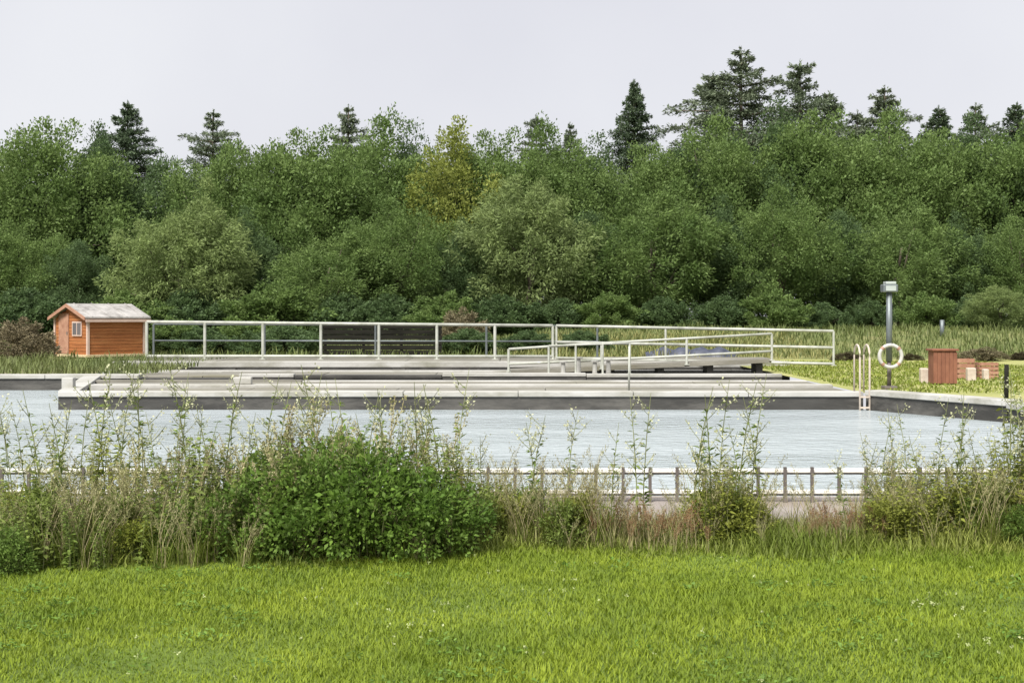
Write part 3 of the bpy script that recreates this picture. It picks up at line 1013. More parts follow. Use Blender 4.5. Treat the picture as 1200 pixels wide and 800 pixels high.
G1 = 'conifers rising behind the wood'
for a_ in [
    ('spruce0', 150, 85, 125, 0.95, 'dark pointed conifer rising above the wood behind the wooden shed'),
    ('pine0', 250, 86, 134, 0.95, 'loose-topped conifer, second from left, right of the pointed one behind the shed'),
    ('spruce1', 118, 88, 160, 1.0, 'lower dark conifer tip just left of the pointed one behind the shed'),
    ('pine2', 408, 88, 128, 0.8, 'small conifer tip poking over the highest point of the rounded left wood'),
    ('pine1', 628, 88, 140, 0.7, 'thin spiky conifer tip left of the lone spire'),
    ('pine2', 668, 88, 148, 0.7, 'short spiky conifer tip nearest the left of the lone spire'),
    ('spruce1', 743, 86, 100, 0.85, 'slim lone spire-shaped conifer above the middle of the wood'),
    ('pine0', 868, 87, 62, 1.1, 'tallest pine of the wood, highest tree in the picture'),
    ('pine1', 836, 89, 92, 1.1, 'lower pine pressed against the left side of the tallest pine'),
    ('pine1', 938, 87, 78, 1.0, 'second tallest pine, right of the tallest one'),
    ('pine2', 972, 90, 112, 1.1, 'pine shoulder between the second tallest pine and the next'),
    ('pine2', 1036, 87, 106, 1.05, 'thin pine with bare gaps, third of the tall ones toward the right'),
    ('pine1', 1005, 90, 135, 0.8, 'small conifer tip left of the thin gappy pine'),
    ('spruce1', 1100, 88, 130, 1.0, 'conifer tip behind the wood above the rust-brown box'),
    ('pine2', 1143, 88, 126, 1.0, 'narrow pine tip near the right edge of the wood'),
    ('spruce0', 1192, 88, 126, 1.0, 'dark conifer at the right edge of the picture'),
]:
    plant_tree(*a_, 'conifer', G1)

G2 = 'broadleaf trees of the wood'
for a_ in [
    ('broad1', -150, 79, 170, 1.1, 'broad dark tree far beyond the left edge'),
    ('broad0', -70, 80, 175, 1.1, 'broad green tree beyond the left edge'),
    ('broad2', 0, 79, 182, 1.0, 'rounded tree at the left edge of the wood'),
    ('broad0', 62, 78, 148, 1.0, 'big rounded tree above and left of the wooden shed'),
    ('broad3', 112, 80, 158, 0.9, 'dark rounded tree directly above the wooden shed'),
    ('broad1', 195, 81, 190, 1.0, 'dark tree between the pointed conifer and the loose-topped conifer'),
    ('broad0', 262, 80, 170, 0.85, 'green tree standing in front of the loose-topped conifer'),
    ('broad2', 322, 79, 182, 0.9, 'lower tree at the dip in the left skyline'),
    ('broad0', 372, 78, 158, 1.0, 'rounded tree on the rise of the skyline right of the dip'),
    ('broad2', 432, 79, 141, 1.0, 'large rounded tree at the highest point of the rounded left wood'),
    ('broad3', 486, 80, 155, 0.9, 'dark rounded tree just left of the golden tree'),
    ('golden', 533, 77, 146, 0.95, 'yellow-green tree standing out in the middle of the skyline'),
    ('broad0', 588, 80, 160, 0.95, 'rounded tree just right of the golden tree'),
    ('broad2', 642, 79, 152, 0.95, 'green tree below the thin spiky conifer tips'),
    ('broad3', 695, 80, 168, 0.95, 'dark tree just left of the lone spire'),
    ('broad0', 748, 79, 172, 0.9, 'green tree in front of the lone spire'),
    ('broad1', 795, 80, 180, 0.9, 'low dark tree in the skyline dip left of the tallest pine'),
    ('broad2', 845, 79, 138, 0.95, 'green tree in front of the tallest pine'),
    ('broad3', 905, 80, 128, 0.95, 'dark tree between the two tallest pines'),
    ('broad0', 962, 79, 138, 0.95, 'green tree right of the second tallest pine'),
    ('broad2', 1028, 80, 134, 0.95, 'green tree in front of the thin gappy pine'),
    ('broad0', 1085, 79, 158, 0.95, 'green tree above the lamp post and the rust-brown box'),
    ('broad3', 1145, 80, 145, 0.95, 'dark tree near the right edge of the wood'),
    ('broad2', 1205, 79, 138, 1.0, 'green tree at the right edge of the picture'),
    ('broad1', 1280, 80, 160, 1.1, 'broad dark tree beyond the right edge'),
    ('broad0', 1360, 79, 160, 1.1, 'broad green tree far beyond the right edge'),
]:
    plant_tree(*a_, 'tree', G2)

G3 = 'willows and low trees along the front of the wood'
for a_ in [
    ('broad3', -60, 69, 260, 1.2, 'dark low tree beyond the left edge'),
    ('broad0', 22, 70, 262, 1.15, 'low green tree at the left edge, in front of the wood'),
    ('broad1', 92, 69, 285, 1.1, 'low dark tree straight behind the wooden shed'),
    ('willow0', 212, 68, 222, 1.1, 'pale grey-green willow right of the wooden shed'),
    ('broad3', 290, 72, 250, 1.0, 'dark tree in the gap between the pale willow and the leaning one'),
    ('leafy_willow', 385, 68, 268, 1.3, 'wide leaning willow behind the left half of the railing'),
    ('broad2', 468, 71, 235, 1.2, 'low green tree right of the wide leaning willow'),
    ('broad3', 545, 70, 262, 1.1, 'low dark tree below the golden tree'),
    ('willow1', 622, 69, 212, 1.05, 'pale willow in the middle of the wood front'),
    ('broad1', 690, 70, 252, 1.1, 'low dark tree right of the middle pale willow'),
    ('leafy_willow', 765, 69, 222, 1.15, 'leafy willow below the lone spire'),
    ('broad3', 842, 70, 236, 1.1, 'low dark tree below the tallest pine'),
    ('broad2', 915, 69, 222, 1.1, 'low green tree below the second tallest pine'),
    ('broad1', 985, 70, 250, 1.1, 'low dark tree left of the lamp post'),
    ('leafy_willow', 1055, 69, 240, 1.1, 'leafy willow straight behind the lamp post'),
    ('broad3', 1125, 70, 255, 1.1, 'low dark tree behind the rust-brown box'),
    ('broad2', 1195, 69, 255, 1.1, 'low green tree at the right edge, in front of the wood'),
    ('broad3', 1275, 70, 250, 1.2, 'dark low tree beyond the right edge'),
]:
    plant_tree(*a_, 'tree', G3)

G4 = 'shrubs along the foot of the wood'
shr = [(-40, 335, 'broad_b'), (20, 345, ''), (62, 352, ''), (150, 350, ''), (215, 350, ''), (270, 352, ''), (330, 340, ''), (395, 345, ''), (460, 352, ''), (520, 350, ''), (590, 350, ''),
       (655, 352, ''), (715, 345, ''), (780, 350, ''), (845, 352, ''), (905, 348, ''), (965, 352, ''), (1020, 350, ''), (1085, 352, ''), (1140, 350, ''), (1215, 350, '')]
SHL = ['beyond the left edge', 'at the left edge', 'behind the left side of the shed', 'just right of the shed', 'under the grey-green willow', 'in the dark gap', 'under the left of the leaning willow', 'left of the timber screen',
       'behind the timber screen', 'left of the tan brown shrub', 'under the middle pale willow', 'at the end of the long white railing', 'above the foot of the ramp', 'above the middle of the ramp', 'above the navy sheeting',
       'above the top of the ramp', 'above the right end of the railing', 'just left of the lamp post', 'left of the rust-brown box', 'behind the faded crates', 'at the right edge']
for i, (px, top, _) in enumerate(shr):
    plant_tree('shrub%d' % (0 if i % 3 else 1), px, 64.5 + (i % 3) * 0.6, top + random.randint(-8, 4), 1.3, 'dark low shrub at foot of wood, ' + SHL[i], 'shrub', G4)
for (px, D, tp, w, lab) in ((992, 45.5, 412, 2.3, 'low dark brown scrub between the right-hand railing and the lamp post'), (1068, 46, 414, 2.4, 'low dark brown scrub between the lamp post and the rust-brown box'),
                          (1150, 45.5, 407, 2.6, 'low red-brown scrub behind the faded crates'), (1195, 46, 412, 2.4, 'low dark brown scrub at the right edge of the bank')):
    plant_tree('brown_shrub' if px == 1150 else 'dark_shrub', px, D, tp, w, lab, 'shrub')
plant_tree('willow1', 1172, 62, 336, 1.6, 'pale bushy shrub at the right foot of the wood', 'shrub')
plant_tree('brown_shrub', 542, 54, 362, 1.2, 'tan brown shrub poking above the top rail of the long railing', 'shrub')
for (px, tp, lab) in ((238, 384, 'low dark bush behind the first bays of the long railing'), (332, 382, 'low dark bush just left of the timber screen'), (548, 386, 'low dark bush between the timber screen and the end of the long white railing'), (686, 388, 'low dark bush behind the foot of the ramp'), (618, 388, 'low dark bush behind the right end of the long white railing')):
    plant_tree('shrub0', px, 51, tp, 1.9, lab, 'shrub')
plant_tree('brown_shrub', 28, 45, 374, 1.3, 'grey-tan scrubby bush left of the wooden shed', 'shrub')
plant_tree('shrub1', 205, 52, 372, 1.3, 'small green bush between the shed and the railing', 'shrub')
plant_tree('shrub1', 292, 53, 378, 1.5, 'low green bush behind the left end of the railing', 'shrub')


# ------------------------------------------------------------------ weeds in the foreground
def blades(n, x, y, z, h, w, lean=0.35, seg=2):
    """Arched grass blades made of two quads each."""
    an = rng.random(n) * 2 * math.pi
    d = np.stack([np.cos(an), np.sin(an), np.zeros(n)], 1)
    s = np.stack([-np.sin(an), np.cos(an), np.zeros(n)], 1)
    ln = (lean * (0.3 + rng.random(n)) * h)[:, None]
    b0 = np.stack([x, y, z], 1)
    up = np.array([0, 0, 1.0])
    p1 = b0 + up * (h * 0.55)[:, None] + d * ln * 0.35
    p2 = b0 + up * h[:, None] + d * ln
    w = np.asarray(w).reshape(-1, 1)
    v = np.empty((n, 6, 3))
    v[:, 0], v[:, 1] = b0 - s * w * .5, b0 + s * w * .5
    v[:, 2], v[:, 3] = p1 - s * w * .42, p1 + s * w * .42
    v[:, 4], v[:, 5] = p2 - s * w * .08, p2 + s * w * .08
    base = np.arange(n, dtype=np.int32)[:, None] * 6
    q = np.concatenate([base + np.array([[0, 1, 3, 2]]), base + np.array([[2, 3, 5, 4]])], 0)
    return v.reshape(-1, 3), q


def join_q(parts):
    vs, qs, o = [], [], 0
    for v, q in parts:
        vs.append(v)
        qs.append(q + o)
        o += len(v)
    return np.concatenate(vs), np.concatenate(qs)


WEED = {}


def stalk_pts(h, bend):
    an = random.uniform(0, 6.28)
    return [(bend * math.cos(an) * t * t, bend * math.sin(an) * t * t, h * t) for t in (0, 0.35, 0.7, 1.0)]


def interp(pts, t):
    t = max(0, min(0.9999, t)) * (len(pts) - 1)
    i = int(t)
    return Vector(pts[i]).lerp(Vector(pts[i + 1]), t - i)


def proto_nettle():
    m, lv = MB(), []
    for k in range(4):
        h = random.uniform(0.7, 1.0)
        pts = stalk_pts(h, 0.16)
        ox, oy = random.uniform(-.12, .12), random.uniform(-.12, .12)
        pts = [(x + ox, y + oy, z) for x, y, z in pts]
        m.tube(pts, [0.005, 0.0045, 0.0035, 0.0015], 4)
        t, a0 = 0.08, random.random() * 6
        while t < 0.99:
            p = interp(pts, t)
            for q in range(2):
                an = a0 + q * math.pi + random.gauss(0, .3)
                L = 0.105 * (1.05 - 0.62 * t) * random.uniform(.7, 1.2)
                ax = np.array([[math.cos(an), math.sin(an), random.uniform(-.5, .25)]])
                lv.append(leaves(np.array([p]), ax, np.array([[0, 0, 1.0]]) + rng.normal(size=(1, 3)) * .3, L, L * 0.55))
            a0 += math.pi / 2
            t += random.uniform(0.03, 0.055)
    return m, np.concatenate(lv), 'foliage', 'weed', 'stem'


def proto_dock():
    m, lv, sd_ = MB(), [], []
    for k in range(3):
        h = random.uniform(0.75, 1.05)
        ox, oy = random.uniform(-.1, .1), random.uniform(-.1, .1)
        pts = [(x + ox, y + oy, z) for x, y, z in stalk_pts(h, 0.18)]
        m.tube(pts, [0.006, 0.005, 0.004, 0.002], 4)
        brs = [pts]
        for bq in range(4):
            s = interp(pts, random.uniform(.45, .75))
            an = random.uniform(0, 6.28)
            L = random.uniform(.15, .3)
            br = [tuple(s), (s.x + math.cos(an) * L * .3, s.y + math.sin(an) * L * .3, s.z + L * .6), (s.x + math.cos(an) * L * .4, s.y + math.sin(an) * L * .4, s.z + L)]
            m.tube(br, [0.003, 0.0025, 0.0015], 3)
            brs.append(br)
        for bi, br in enumerate(brs):
            n = 70 if bi == 0 else 36
            t = rng.random(n) * (0.5 if bi == 0 else 0.85) + (0.48 if bi == 0 else 0.15)
            p = np.array([interp(br, x) for x in t]) + rng.normal(size=(n, 3)) * 0.011
            sd_.append(leaves(p, rand_dir(n), rand_dir(n), 0.02, 0.015))
    return m, np.concatenate(sd_), 'seed_head', None, 'straw'


def proto_grass():
    n = 42
    h = 0.3 + 0.4 * rng.random(n)
    bl = blades(n, rng.normal(size=n) * .06, rng.normal(size=n) * .06, np.zeros(n), h, 0.007 + 0.004 * rng.random(n), 0.7)
    m, sd_ = MB(), []
    for k in range(9):
        hh = random.uniform(0.6, 1.0)
        ox, oy = random.gauss(0, .05), random.gauss(0, .05)
        pts = [(x + ox, y + oy, z) for x, y, z in stalk_pts(hh, 0.28)]
        m.tube(pts, [0.0032, 0.003, 0.0025, 0.001], 3)
        q = 36
        t = 0.74 + 0.27 * rng.random(q)
        p = np.array([interp(pts, x) for x in t]) + rng.normal(size=(q, 3)) * 0.014
        sd_.append(leaves(p, rng.normal(size=(q, 3)) * .5 + np.array([0, 0, 1]), rand_dir(q), 0.03, 0.008))
    return m, np.concatenate(sd_), 'seed_head', bl, 'straw'


def proto_spindly():
    m, lv, bd = MB(), [], []
    h = random.uniform(0.95, 1.2)
    pts = stalk_pts(h, 0.15)
    m.tube(pts, [0.006, 0.005, 0.004, 0.002], 4)
    for k in range(9):
        t0 = random.uniform(.35, .92)
        s = interp(pts, t0)
        an = random.uniform(0, 6.28)
        L = random.uniform(.1, .28) * (1.2 - t0 * .6)
        e = Vector((s.x + math.cos(an) * L * .7, s.y + math.sin(an) * L * .7, s.z + L * .75))
        br = [tuple(s), tuple((s + e) / 2 + Vector((0, 0, -.01))), tuple(e)]
        m.tube(br, [0.003, 0.0025, 0.0012], 3)
        n = 9
        t = .35 + .65 * rng.random(n)
        p = np.array([interp(br, x) for x in t]) + rng.normal(size=(n, 3)) * 0.012
        bd.append(leaves(p, rand_dir(n), rand_dir(n), 0.022, 0.014))
    n = 34
    t = rng.random(n) * .85 + .05
    p = np.array([interp(pts, x) for x in t])
    ax = rand_dir(n)
    ax[:, 2] = ax[:, 2] * .4 + .1
    L = 0.11 * (1.1 - t * .8)
    lv = leaves(p, ax, np.array([0, 0, 1.0]) + rng.normal(size=(n, 3)) * .3, L, L * 0.3)
    return m, lv, 'foliage', np.concatenate(bd), 'stem'


def proto_bush(rx, rz, nl):
    v, c = crown_broad(rx, rz, rz * 0.85, nl, 0.13, 0.15, 3600, 0.046, 0.5, 0.25)
    v[:, 2] = np.maximum(v[:, 2], 0.01)
    m = MB()
    sh = []
    for k in range(34):
        an, rr = random.uniform(0, 6.28), rx * random.uniform(0.1, 0.95)
        bx, by = math.cos(an) * rr, math.sin(an) * rr
        zt = rz * 1.75 * math.sqrt(max(0.1, 1 - (rr / rx) ** 2 * 0.85)) + random.uniform(0.04, 0.24)
        le = random.uniform(0.0, 0.28)
        pts = [(bx * .5, by * .5, 0.05), (bx * .8, by * .8, zt * .6), (bx + math.cos(an) * le, by + math.sin(an) * le, zt)]
        m.tube(pts, [0.004, 0.003, 0.0015], 4)
        n = 30
        t = 0.35 + 0.65 * rng.random(n)
        p = np.array([interp(pts, a_) for a_ in t])
        ax = rand_dir(n)
        ax[:, 2] = ax[:, 2] * .5
        L = 0.075 * (1.3 - t * .75) * (.7 + .6 * rng.random(n))
        sh.append(leaves(p, ax, np.array([0, 0, 1.0]) + rng.normal(size=(n, 3)) * .4, L, L * .48))
    v = np.concatenate([v] + sh)
    for q in c[:14]:
        m.tube([(q[0] * .1, q[1] * .1, 0), (q[0] * .5, q[1] * .5, q[2] * .6), tuple(q)], [0.008, 0.006, 0.003], 4)
    return m, v


def reg(key, name, parts):
    WEED[key] = (name, parts)


for i in range(3):
    m, lv, nm, _, st = proto_nettle()
    me_s, q = m.mesh('stem', M['stem']), quads_for(len(lv))
    reg('nettle%d' % i, 'nettle_plant', [('stem', me_s), ('foliage', np_mesh('foliage', lv, q, M['weed']))])
    reg('ynettle%d' % i, 'leafy_weed', [('stem', me_s), ('foliage', np_mesh('foliage', lv, q, M['yellow_weed']))])
for i in range(3):
    m, sd_, nm, _, st = proto_dock()
    me_s, q = m.mesh('stem', M['straw']), quads_for(len(sd_))
    reg('dock%d' % i, 'dock_plant', [('stem', me_s), ('seed_head', np_mesh('seed_head', sd_, q, M['seed']))])
    reg('rdock%d' % i, 'dock_plant', [('stem', me_s), ('seed_head', np_mesh('seed_head', sd_, q, M['rust_seed']))])
for i in range(3):
    m, sd_, nm, bl, st = proto_grass()
    reg('grass%d' % i, 'tall_grass', [('stem', m.mesh('stem', M['straw'])), ('seed_head', np_mesh('seed_head', sd_, quads_for(len(sd_)), M['seed'])), ('leaf_blades', np_mesh('leaf_blades', bl[0], bl[1], M['rough']))])
    reg('dgrass%d' % i, 'tall_grass', [('stem', m.mesh('stem', M['straw'])), ('seed_head', np_mesh('seed_head', sd_, quads_for(len(sd_)), M['seed'])), ('leaf_blades', np_mesh('leaf_blades', bl[0], bl[1], M['dry']))])
for i in range(4):
    m, lv, nm, bd, st = proto_spindly()
    reg('spindly%d' % i, 'spindly_weed', [('stem', m.mesh('stem', M['stem'])), ('foliage', np_mesh('foliage', lv, quads_for(len(lv)), M['weed'])), ('bud', np_mesh('bud', bd, quads_for(len(bd)), M['pale_bud']))])
for i, (rx, rz) in enumerate(((0.5, 0.4), (0.42, 0.36))):
    m, v = proto_bush(rx, rz, 60)
    reg('bush%d' % i, 'bramble_bush', [('stem', m.mesh('stem', M['stem'])), ('foliage', np_mesh('foliage', v, quads_for(len(v)), M['bush']))])

for i in range(2):
    m, v = proto_bush(0.26, 0.34, 20)
    reg('oclump%d' % i, 'leafy_weed', [('stem', m.mesh('stem', M['stem'])), ('foliage', np_mesh('foliage', v, quads_for(len(v)), M['yellow_weed' if i else 'weed']))])

FIRST = {}


def weed(key, px, D, sc, label, cat, group):
    x = PX(px, D)
    name, parts = WEED[key]
    if key in FIRST:
        o = FIRST[key].copy()
        COL.objects.link(o)
        for ch in FIRST[key].children:
            c = ch.copy()
            COL.objects.link(c)
            c.parent = o
    else:
        o = empty(name)
        for (n, me) in parts:
            ch = link(n, me, o)
            if n != 'stem':
                ch['kind'] = 'stuff'
        FIRST[key] = o
    o.location = (x, D, ground_z(x, D) - 0.01)
    o.rotation_euler = (0, 0, random.uniform(0, 6.28))
    s = sc if isinstance(sc, tuple) else (sc, sc, sc)
    o.scale = s
    tag(o, label, cat, group)
    return o


ORD = ['first', 'second', 'third', 'fourth', 'fifth', 'sixth', 'seventh', 'eighth', 'ninth', 'tenth', 'eleventh', 'twelfth', 'thirteenth', 'fourteenth', 'fifteenth', 'sixteenth', 'seventeenth', 'eighteenth']


def scatter(keys, n, px0, px1, D0, D1, s0, s1, label, cat, group):
    for i in range(n):
        px = px0 + (px1 - px0) * (i + random.random()) / n
        weed(random.choice(keys), px, random.uniform(D0, D1), random.uniform(s0, s1), label + (', %s from left' % ORD[i] if n <= 16 and keys[0][0] in 'sry' else ''), cat, group)


DOCK, RDOCK = ['dock0', 'dock1', 'dock2'], ['rdock0', 'rdock1', 'rdock2']
NET, YN = ['nettle0', 'nettle1', 'nettle2'], ['ynettle0', 'ynettle1', 'ynettle2']
GR, DG = ['grass0', 'grass1', 'grass2'], ['dgrass0', 'dgrass1', 'dgrass2']
SPI = ['spindly0', 'spindly1', 'spindly2', 'spindly3']

# dark bramble mass left of centre
for (px, D, s, lab) in ((225, 8.95, 0.5, 'low dark green bramble bush at the left end of the bramble mass'), (290, 8.95, 0.66, 'dark green bramble bush second from the left, under the tan grasses'),
                        (365, 9.0, 0.86, 'tall dark green bramble bush left of the middle of the bramble mass'), (435, 9.0, 0.90, 'tallest dark green bramble bush in the foreground'),
                        (500, 9.05, 0.72, 'dark green bramble bush at the right end of the bramble mass'), (400, 9.5, 0.95, 'dark green bramble bush behind the tallest one'),
                        (320, 9.5, 0.85, 'bramble bush at the back of the mass below the pale gap'), (4, 8.4, 0.42, 'small dark bramble bush at the left edge of the lawn'),
                        (1204, 9.3, 0.4, 'small dark bramble bush at the right edge of the lawn')):
    weed('bush%d' % random.randint(0, 1), px, D, s, lab, 'bush', 'bramble bushes along the lawn edge')

scatter(DG, 28, 60, 400, 8.75, 10.0, 0.42, 0.76, 'tan seeding tall grass in the dry mass at the left of the brambles', 'grass tuft', 'tan tall grasses left of the brambles')
scatter(DOCK, 18, 70, 340, 8.7, 10.0, 0.5, 0.8, 'straw brown seeding dock in the dry mass at the left of the brambles', 'dock', 'dry docks left of the brambles')
scatter(GR, 30, -20, 300, 8.5, 9.4, 0.35, 0.68, 'green tall grass tuft at the left foot of the dry mass', 'grass tuft', 'green tufts at left')
scatter(SPI, 44, -10, 540, 9.0, 10.2, 0.82, 1.12, 'spindly pale-budded weed rising against the water above the left weeds', 'weed', 'spindly weeds above the left mass')
scatter(NET, 40, 190, 545, 8.8, 9.8, 0.55, 0.95, 'leafy green nettle growing among the brambles', 'nettle', 'nettles among the brambles')
scatter(NET, 22, -10, 230, 8.5, 9.3, 0.3, 0.62, 'short green nettle at the left edge of the lawn', 'nettle', 'short nettles at left')
scatter(YN, 14, 60, 400, 9.2, 10.0, 0.5, 0.9, 'olive leafy weed among the seeding grasses left of the middle', 'weed', 'olive weeds left of the middle')
scatter(YN, 5, 505, 545, 9.1, 9.6, 0.6, 0.78, 'bright yellow-green leafy weed right of the brambles', 'weed', 'bright weeds right of the brambles')
scatter(GR, 14, 180, 550, 8.75, 9.0, 0.28, 0.5, 'green tall grass tuft at the foot of the brambles', 'grass tuft', 'tufts under the brambles')
scatter(DOCK, 10, 300, 545, 9.3, 10.1, 0.85, 1.05, 'straw brown seeding dock rising behind the brambles', 'dock', 'dry docks behind the brambles')
scatter(GR, 14, 545, 700, 9.4, 10.2, 0.4, 0.72, 'green tall grass tuft in the gap right of the brambles', 'grass tuft', 'tufts in the middle gap')
scatter(DG, 14, 575, 720, 9.4, 10.25, 0.42, 0.78, 'pale dry grass tuft before the near rails in the middle', 'grass tuft', 'dry tufts in the middle gap')
scatter(SPI, 7, 560, 780, 9.6, 10.2, 0.7, 1.02, 'spindly weed standing alone before the near rails in the middle', 'weed', 'spindly weeds in the middle gap')
scatter(RDOCK, 30, 690, 835, 9.15, 9.7, 0.22, 0.38, 'low rust-brown dock in the brown patch right of the middle', 'dock', 'brown docks right of the middle')
scatter(DG, 10, 700, 830, 9.6, 10.2, 0.32, 0.5, 'low dry grass tuft in the brown patch right of the middle', 'grass tuft', 'dry tufts right of the middle')
scatter(YN, 13, 822, 885, 9.5, 10.1, 0.5, 0.74, 'yellow-green leafy weed clump crossing the near rails', 'weed', 'yellow weeds crossing the rails')
scatter(SPI, 8, 800, 900, 9.5, 10.2, 0.85, 1.1, 'tall spindly weed above the yellow-green clump', 'weed', 'spindly weeds by the yellow clump')
scatter(DG, 9, 885, 1040, 9.5, 10.2, 0.3, 0.6, 'dry grass tuft before the pale kerb on the right', 'grass tuft', 'dry tufts on the right')
scatter(RDOCK, 22, 940, 1040, 9.3, 9.8, 0.20, 0.32, 'low rust-brown dock in the red-brown patch on the right', 'dock', 'brown docks on the right')
scatter(GR, 34, 1020, 1225, 9.3, 10.2, 0.42, 0.72, 'olive tall grass tuft in the weeds at right', 'grass tuft', 'olive tufts at right')
scatter(YN, 34, 1030, 1225, 9.4, 10.2, 0.4, 0.68, 'olive leafy weed at right before the near rails', 'weed', 'olive weeds at right')
OC = ['oclump0', 'oclump1']
scatter(OC, 20, 1030, 1225, 9.4, 10.1, 0.32, 0.6, 'olive leafy clump among the weeds at right', 'weed clump', 'olive clumps at right')
scatter(GR, 8, 815, 890, 9.5, 10.1, 0.45, 0.8, 'green tall grass tuft around the yellow-green clump', 'grass tuft', 'tufts by the yellow clump')
scatter(['oclump1'], 4, 822, 884, 9.6, 10.0, 0.4, 0.65, 'yellow-green leafy clump crossing the near rails', 'weed clump', 'yellow clumps crossing the rails')
scatter(OC, 9, 10, 190, 8.7, 9.4, 0.4, 0.7, 'olive leafy clump at the foot of the dry grasses at left', 'weed clump', 'olive clumps at left')
scatter(OC, 6, 545, 690, 9.4, 10.0, 0.35, 0.6, 'low olive leafy clump in the gap right of the brambles', 'weed clump', 'olive clumps in the middle')
scatter(SPI, 16, 985, 1200, 9.5, 10.2, 0.68, 0.98, 'spindly weed against the water at right', 'weed', 'spindly weeds at right')
scatter(YN, 5, 1180, 1225, 9.3, 9.9, 0.95, 1.15, 'tall leafy weed at the right edge of the picture', 'weed', 'tall weeds at the right edge')
scatter(SPI, 4, 1175, 1215, 9.4, 10.0, 1.0, 1.2, 'tallest spindly weed at the right edge of the picture', 'weed', 'tall spindly weeds at the right edge')
scatter(GR, 24, 545, 1190, 9.25, 9.7, 0.25, 0.4, 'short grass tuft where the lawn meets the weeds', 'grass tuft', 'short tufts at the lawn edge')

# rough grass understory (uncountable)
n = 44000
x = rng.uniform(-6.5, 6.5, n)
edge = 8.72 + 0.12 * np.sin(x * 1.7) + 0.08 * np.sin(x * 5.3) + rng.normal(size=n) * 0.06 + np.where(x < -1, -0.33 * np.clip((-x - 1) / 3, 0, 1), 0.25)
y = edge + (10.35 - edge) * rng.random(n)
z = np.array([ground_z(a_, b_) for a_, b_ in zip(x, y)])
pat = 0.5 + 0.5 * np.sin(x * 2.1 + 0.7 * np.sin(y * 3)) * np.sin(x * 0.83 + 1.1 + y)
h = (0.05 + 0.13 * rng.random(n)) * (0.4 + 0.95 * pat) * np.clip((y - edge) / 0.55 + 0.3, 0.3, 1)
v, q = blades(n, x, y, z, h, 0.006 + 0.004 * rng.random(n), 0.8)
tag(link('rough_grass', np_mesh('rough_grass', v, q, M['rough'])), 'rough uncut grass between the weeds', 'grass', kind='stuff')
n = 9000
x = rng.uniform(-6.5, 6.5, n)
y = rng.uniform(9.35, 10.3, n)
z = np.array([ground_z(a_, b_) for a_, b_ in zip(x, y)])
h = 0.04 + 0.14 * rng.random(n) * (0.3 + np.sin(x * 1.3 + 1) ** 2)
v, q = blades(n, x, y, z, h, 0.006 + 0.004 * rng.random(n), 0.8)
tag(link('dry_undergrowth', np_mesh('dry_undergrowth', v, q, M['dry'])), 'dry straw-coloured grass between the weeds and the kerb', 'grass', kind='stuff')

# mown lawn blades
n = 270000
y = 4.3 + (9.5 - 4.3) * rng.random(n) ** 0.9
x = rng.uniform(-1, 1, n) * (y * 0.42 + 1.8)
z = 0.02 * np.sin(x * 1.3) * np.sin(y * 1.1 + 0.5) + np.array([0.0])
h = (0.022 + 0.03 * rng.random(n)) * (0.85 + 0.3 * np.sin(x * 1.9 + 2) * np.sin(y * 2.3))
v, q = blades(n, x, y, z, h, 0.004 + 0.003 * rng.random(n), 1.0)
tag(link('lawn_grass', np_mesh('lawn_grass', v, q, M['grass'])), 'short mown bright green lawn grass', 'grass', kind='stuff')

cl = []
for k in range(420):
    px_, py_ = random.uniform(-3.7, 3.7), random.uniform(4.6, 8.8)
    if math.sin(px_ * 1.1 + 1.7) * math.sin(py_ * 1.5) + random.gauss(0, .35) < 0.1:
        continue
    n = random.randint(9, 26)
    p = np.array([[px_, py_, 0.035]]) + rng.normal(size=(n, 3)) * np.array([0.05, 0.05, 0.006])
    ax = rand_dir(n)
    ax[:, 2] = np.abs(ax[:, 2]) * 0.35
    cl.append(leaves(p, ax, np.array([0, 0, 1.0]) + rng.normal(size=(n, 3)) * .25, 0.022 + 0.02 * rng.random(n), 0.016))
cl = np.concatenate(cl)
tag(link('clover_leaves', np_mesh('clover_leaves', cl, quads_for(len(cl)), M['clover_leaf'])), 'low clover and broad-leaved weeds in patches of the lawn', 'clover', kind='stuff')

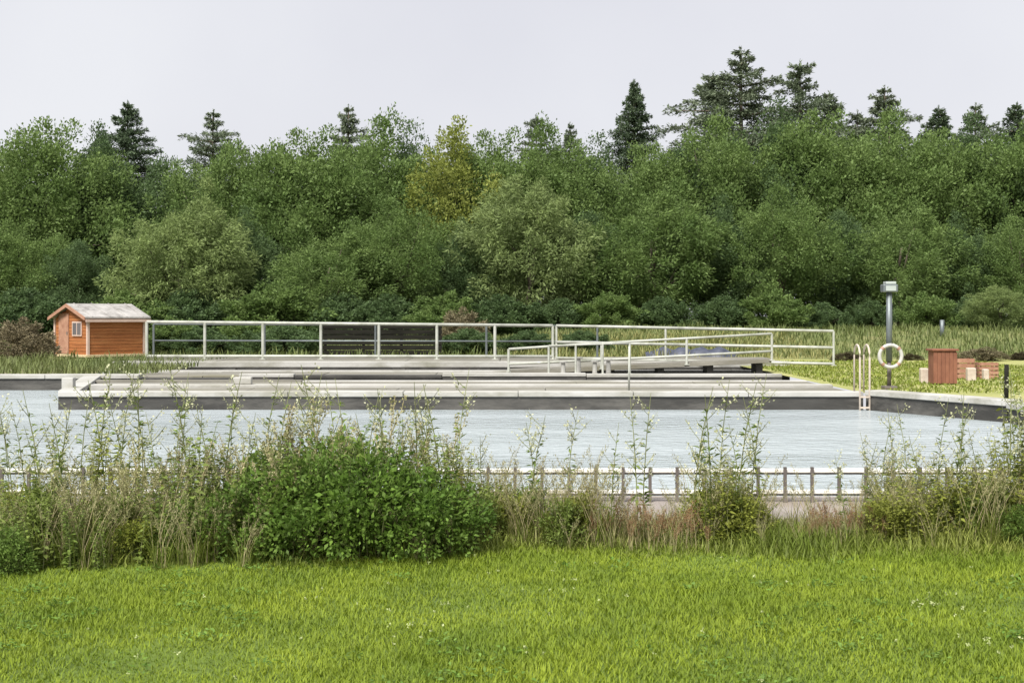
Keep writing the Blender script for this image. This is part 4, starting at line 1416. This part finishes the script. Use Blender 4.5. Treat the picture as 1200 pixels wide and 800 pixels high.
# clover flowers and pale leaves in the lawn
pts = [(random.uniform(-3.4, 3.4), random.uniform(5.0, 8.9)) for _ in range(60)]
for (px, py, k) in ((1095, 718, 12), (1120, 712, 6), (1168, 762, 8), (480, 745, 9), (505, 720, 5), (640, 772, 3), (650, 690, 3), (930, 690, 3)):
    D = EYE * FPX / (py - HOR)
    pts += [(PX(px, D) + random.gauss(0, .09), D + random.gauss(0, .12)) for _ in range(k)]
vs = []
for (x_, y_) in pts:
    n = 7
    p = np.repeat(np.array([[x_, y_, 0.045]]), n, 0) + rng.normal(size=(n, 3)) * 0.003
    vs.append(leaves(p, rand_dir(n) + np.array([0, 0, .5]), rand_dir(n), 0.013, 0.008))
vs = np.concatenate(vs)
tag(link('clover_flowers', np_mesh('clover_flowers', vs, quads_for(len(vs)), M['clover'])), 'pale clover flowers scattered through the lawn', 'flowers', kind='stuff')


# rough grass on the far banks
def far_grass(name, label, n, x0, x1, y0, y1, h0, h1, mat, w=0.02):
    x = rng.uniform(x0, x1, n)
    y = rng.uniform(y0, y1, n)
    z = np.array([ground_z(a_, b_) for a_, b_ in zip(x, y)])
    h = (h0 + (h1 - h0) * rng.random(n)) * (0.6 + 0.6 * (np.sin(x * 0.9) * np.sin(y * 0.8 + x * 0.3)) ** 2)
    v, q = blades(n, x, y, z, h, w * (0.7 + 0.6 * rng.random(n)), 0.6)
    tag(link(name, np_mesh(name, v, q, M[mat])), label, 'grass', kind='stuff')


far_grass('bank_grass', 'long grass on the left bank before the shed', 9000, -24, -9.9, 34.1, 45, 0.15, 0.40, 'bank_veg', 0.03)
far_grass('bank_grass', 'long green grass behind the walkway and up to the wood', 26000, -26, 28, 47.2, 64, 0.14, 0.42, 'bank_veg', 0.04)
far_grass('bank_grass', 'tan dry grass on the slope behind the right-hand railing', 6000, 0, 12, 46.5, 58, 0.12, 0.4, 'dry', 0.04)
far_grass('bank_grass', 'short yellow grass on the right bank by the lamp post', 16000, 7.6, 16, 26.5, 45, 0.04, 0.10, 'rough', 0.03)
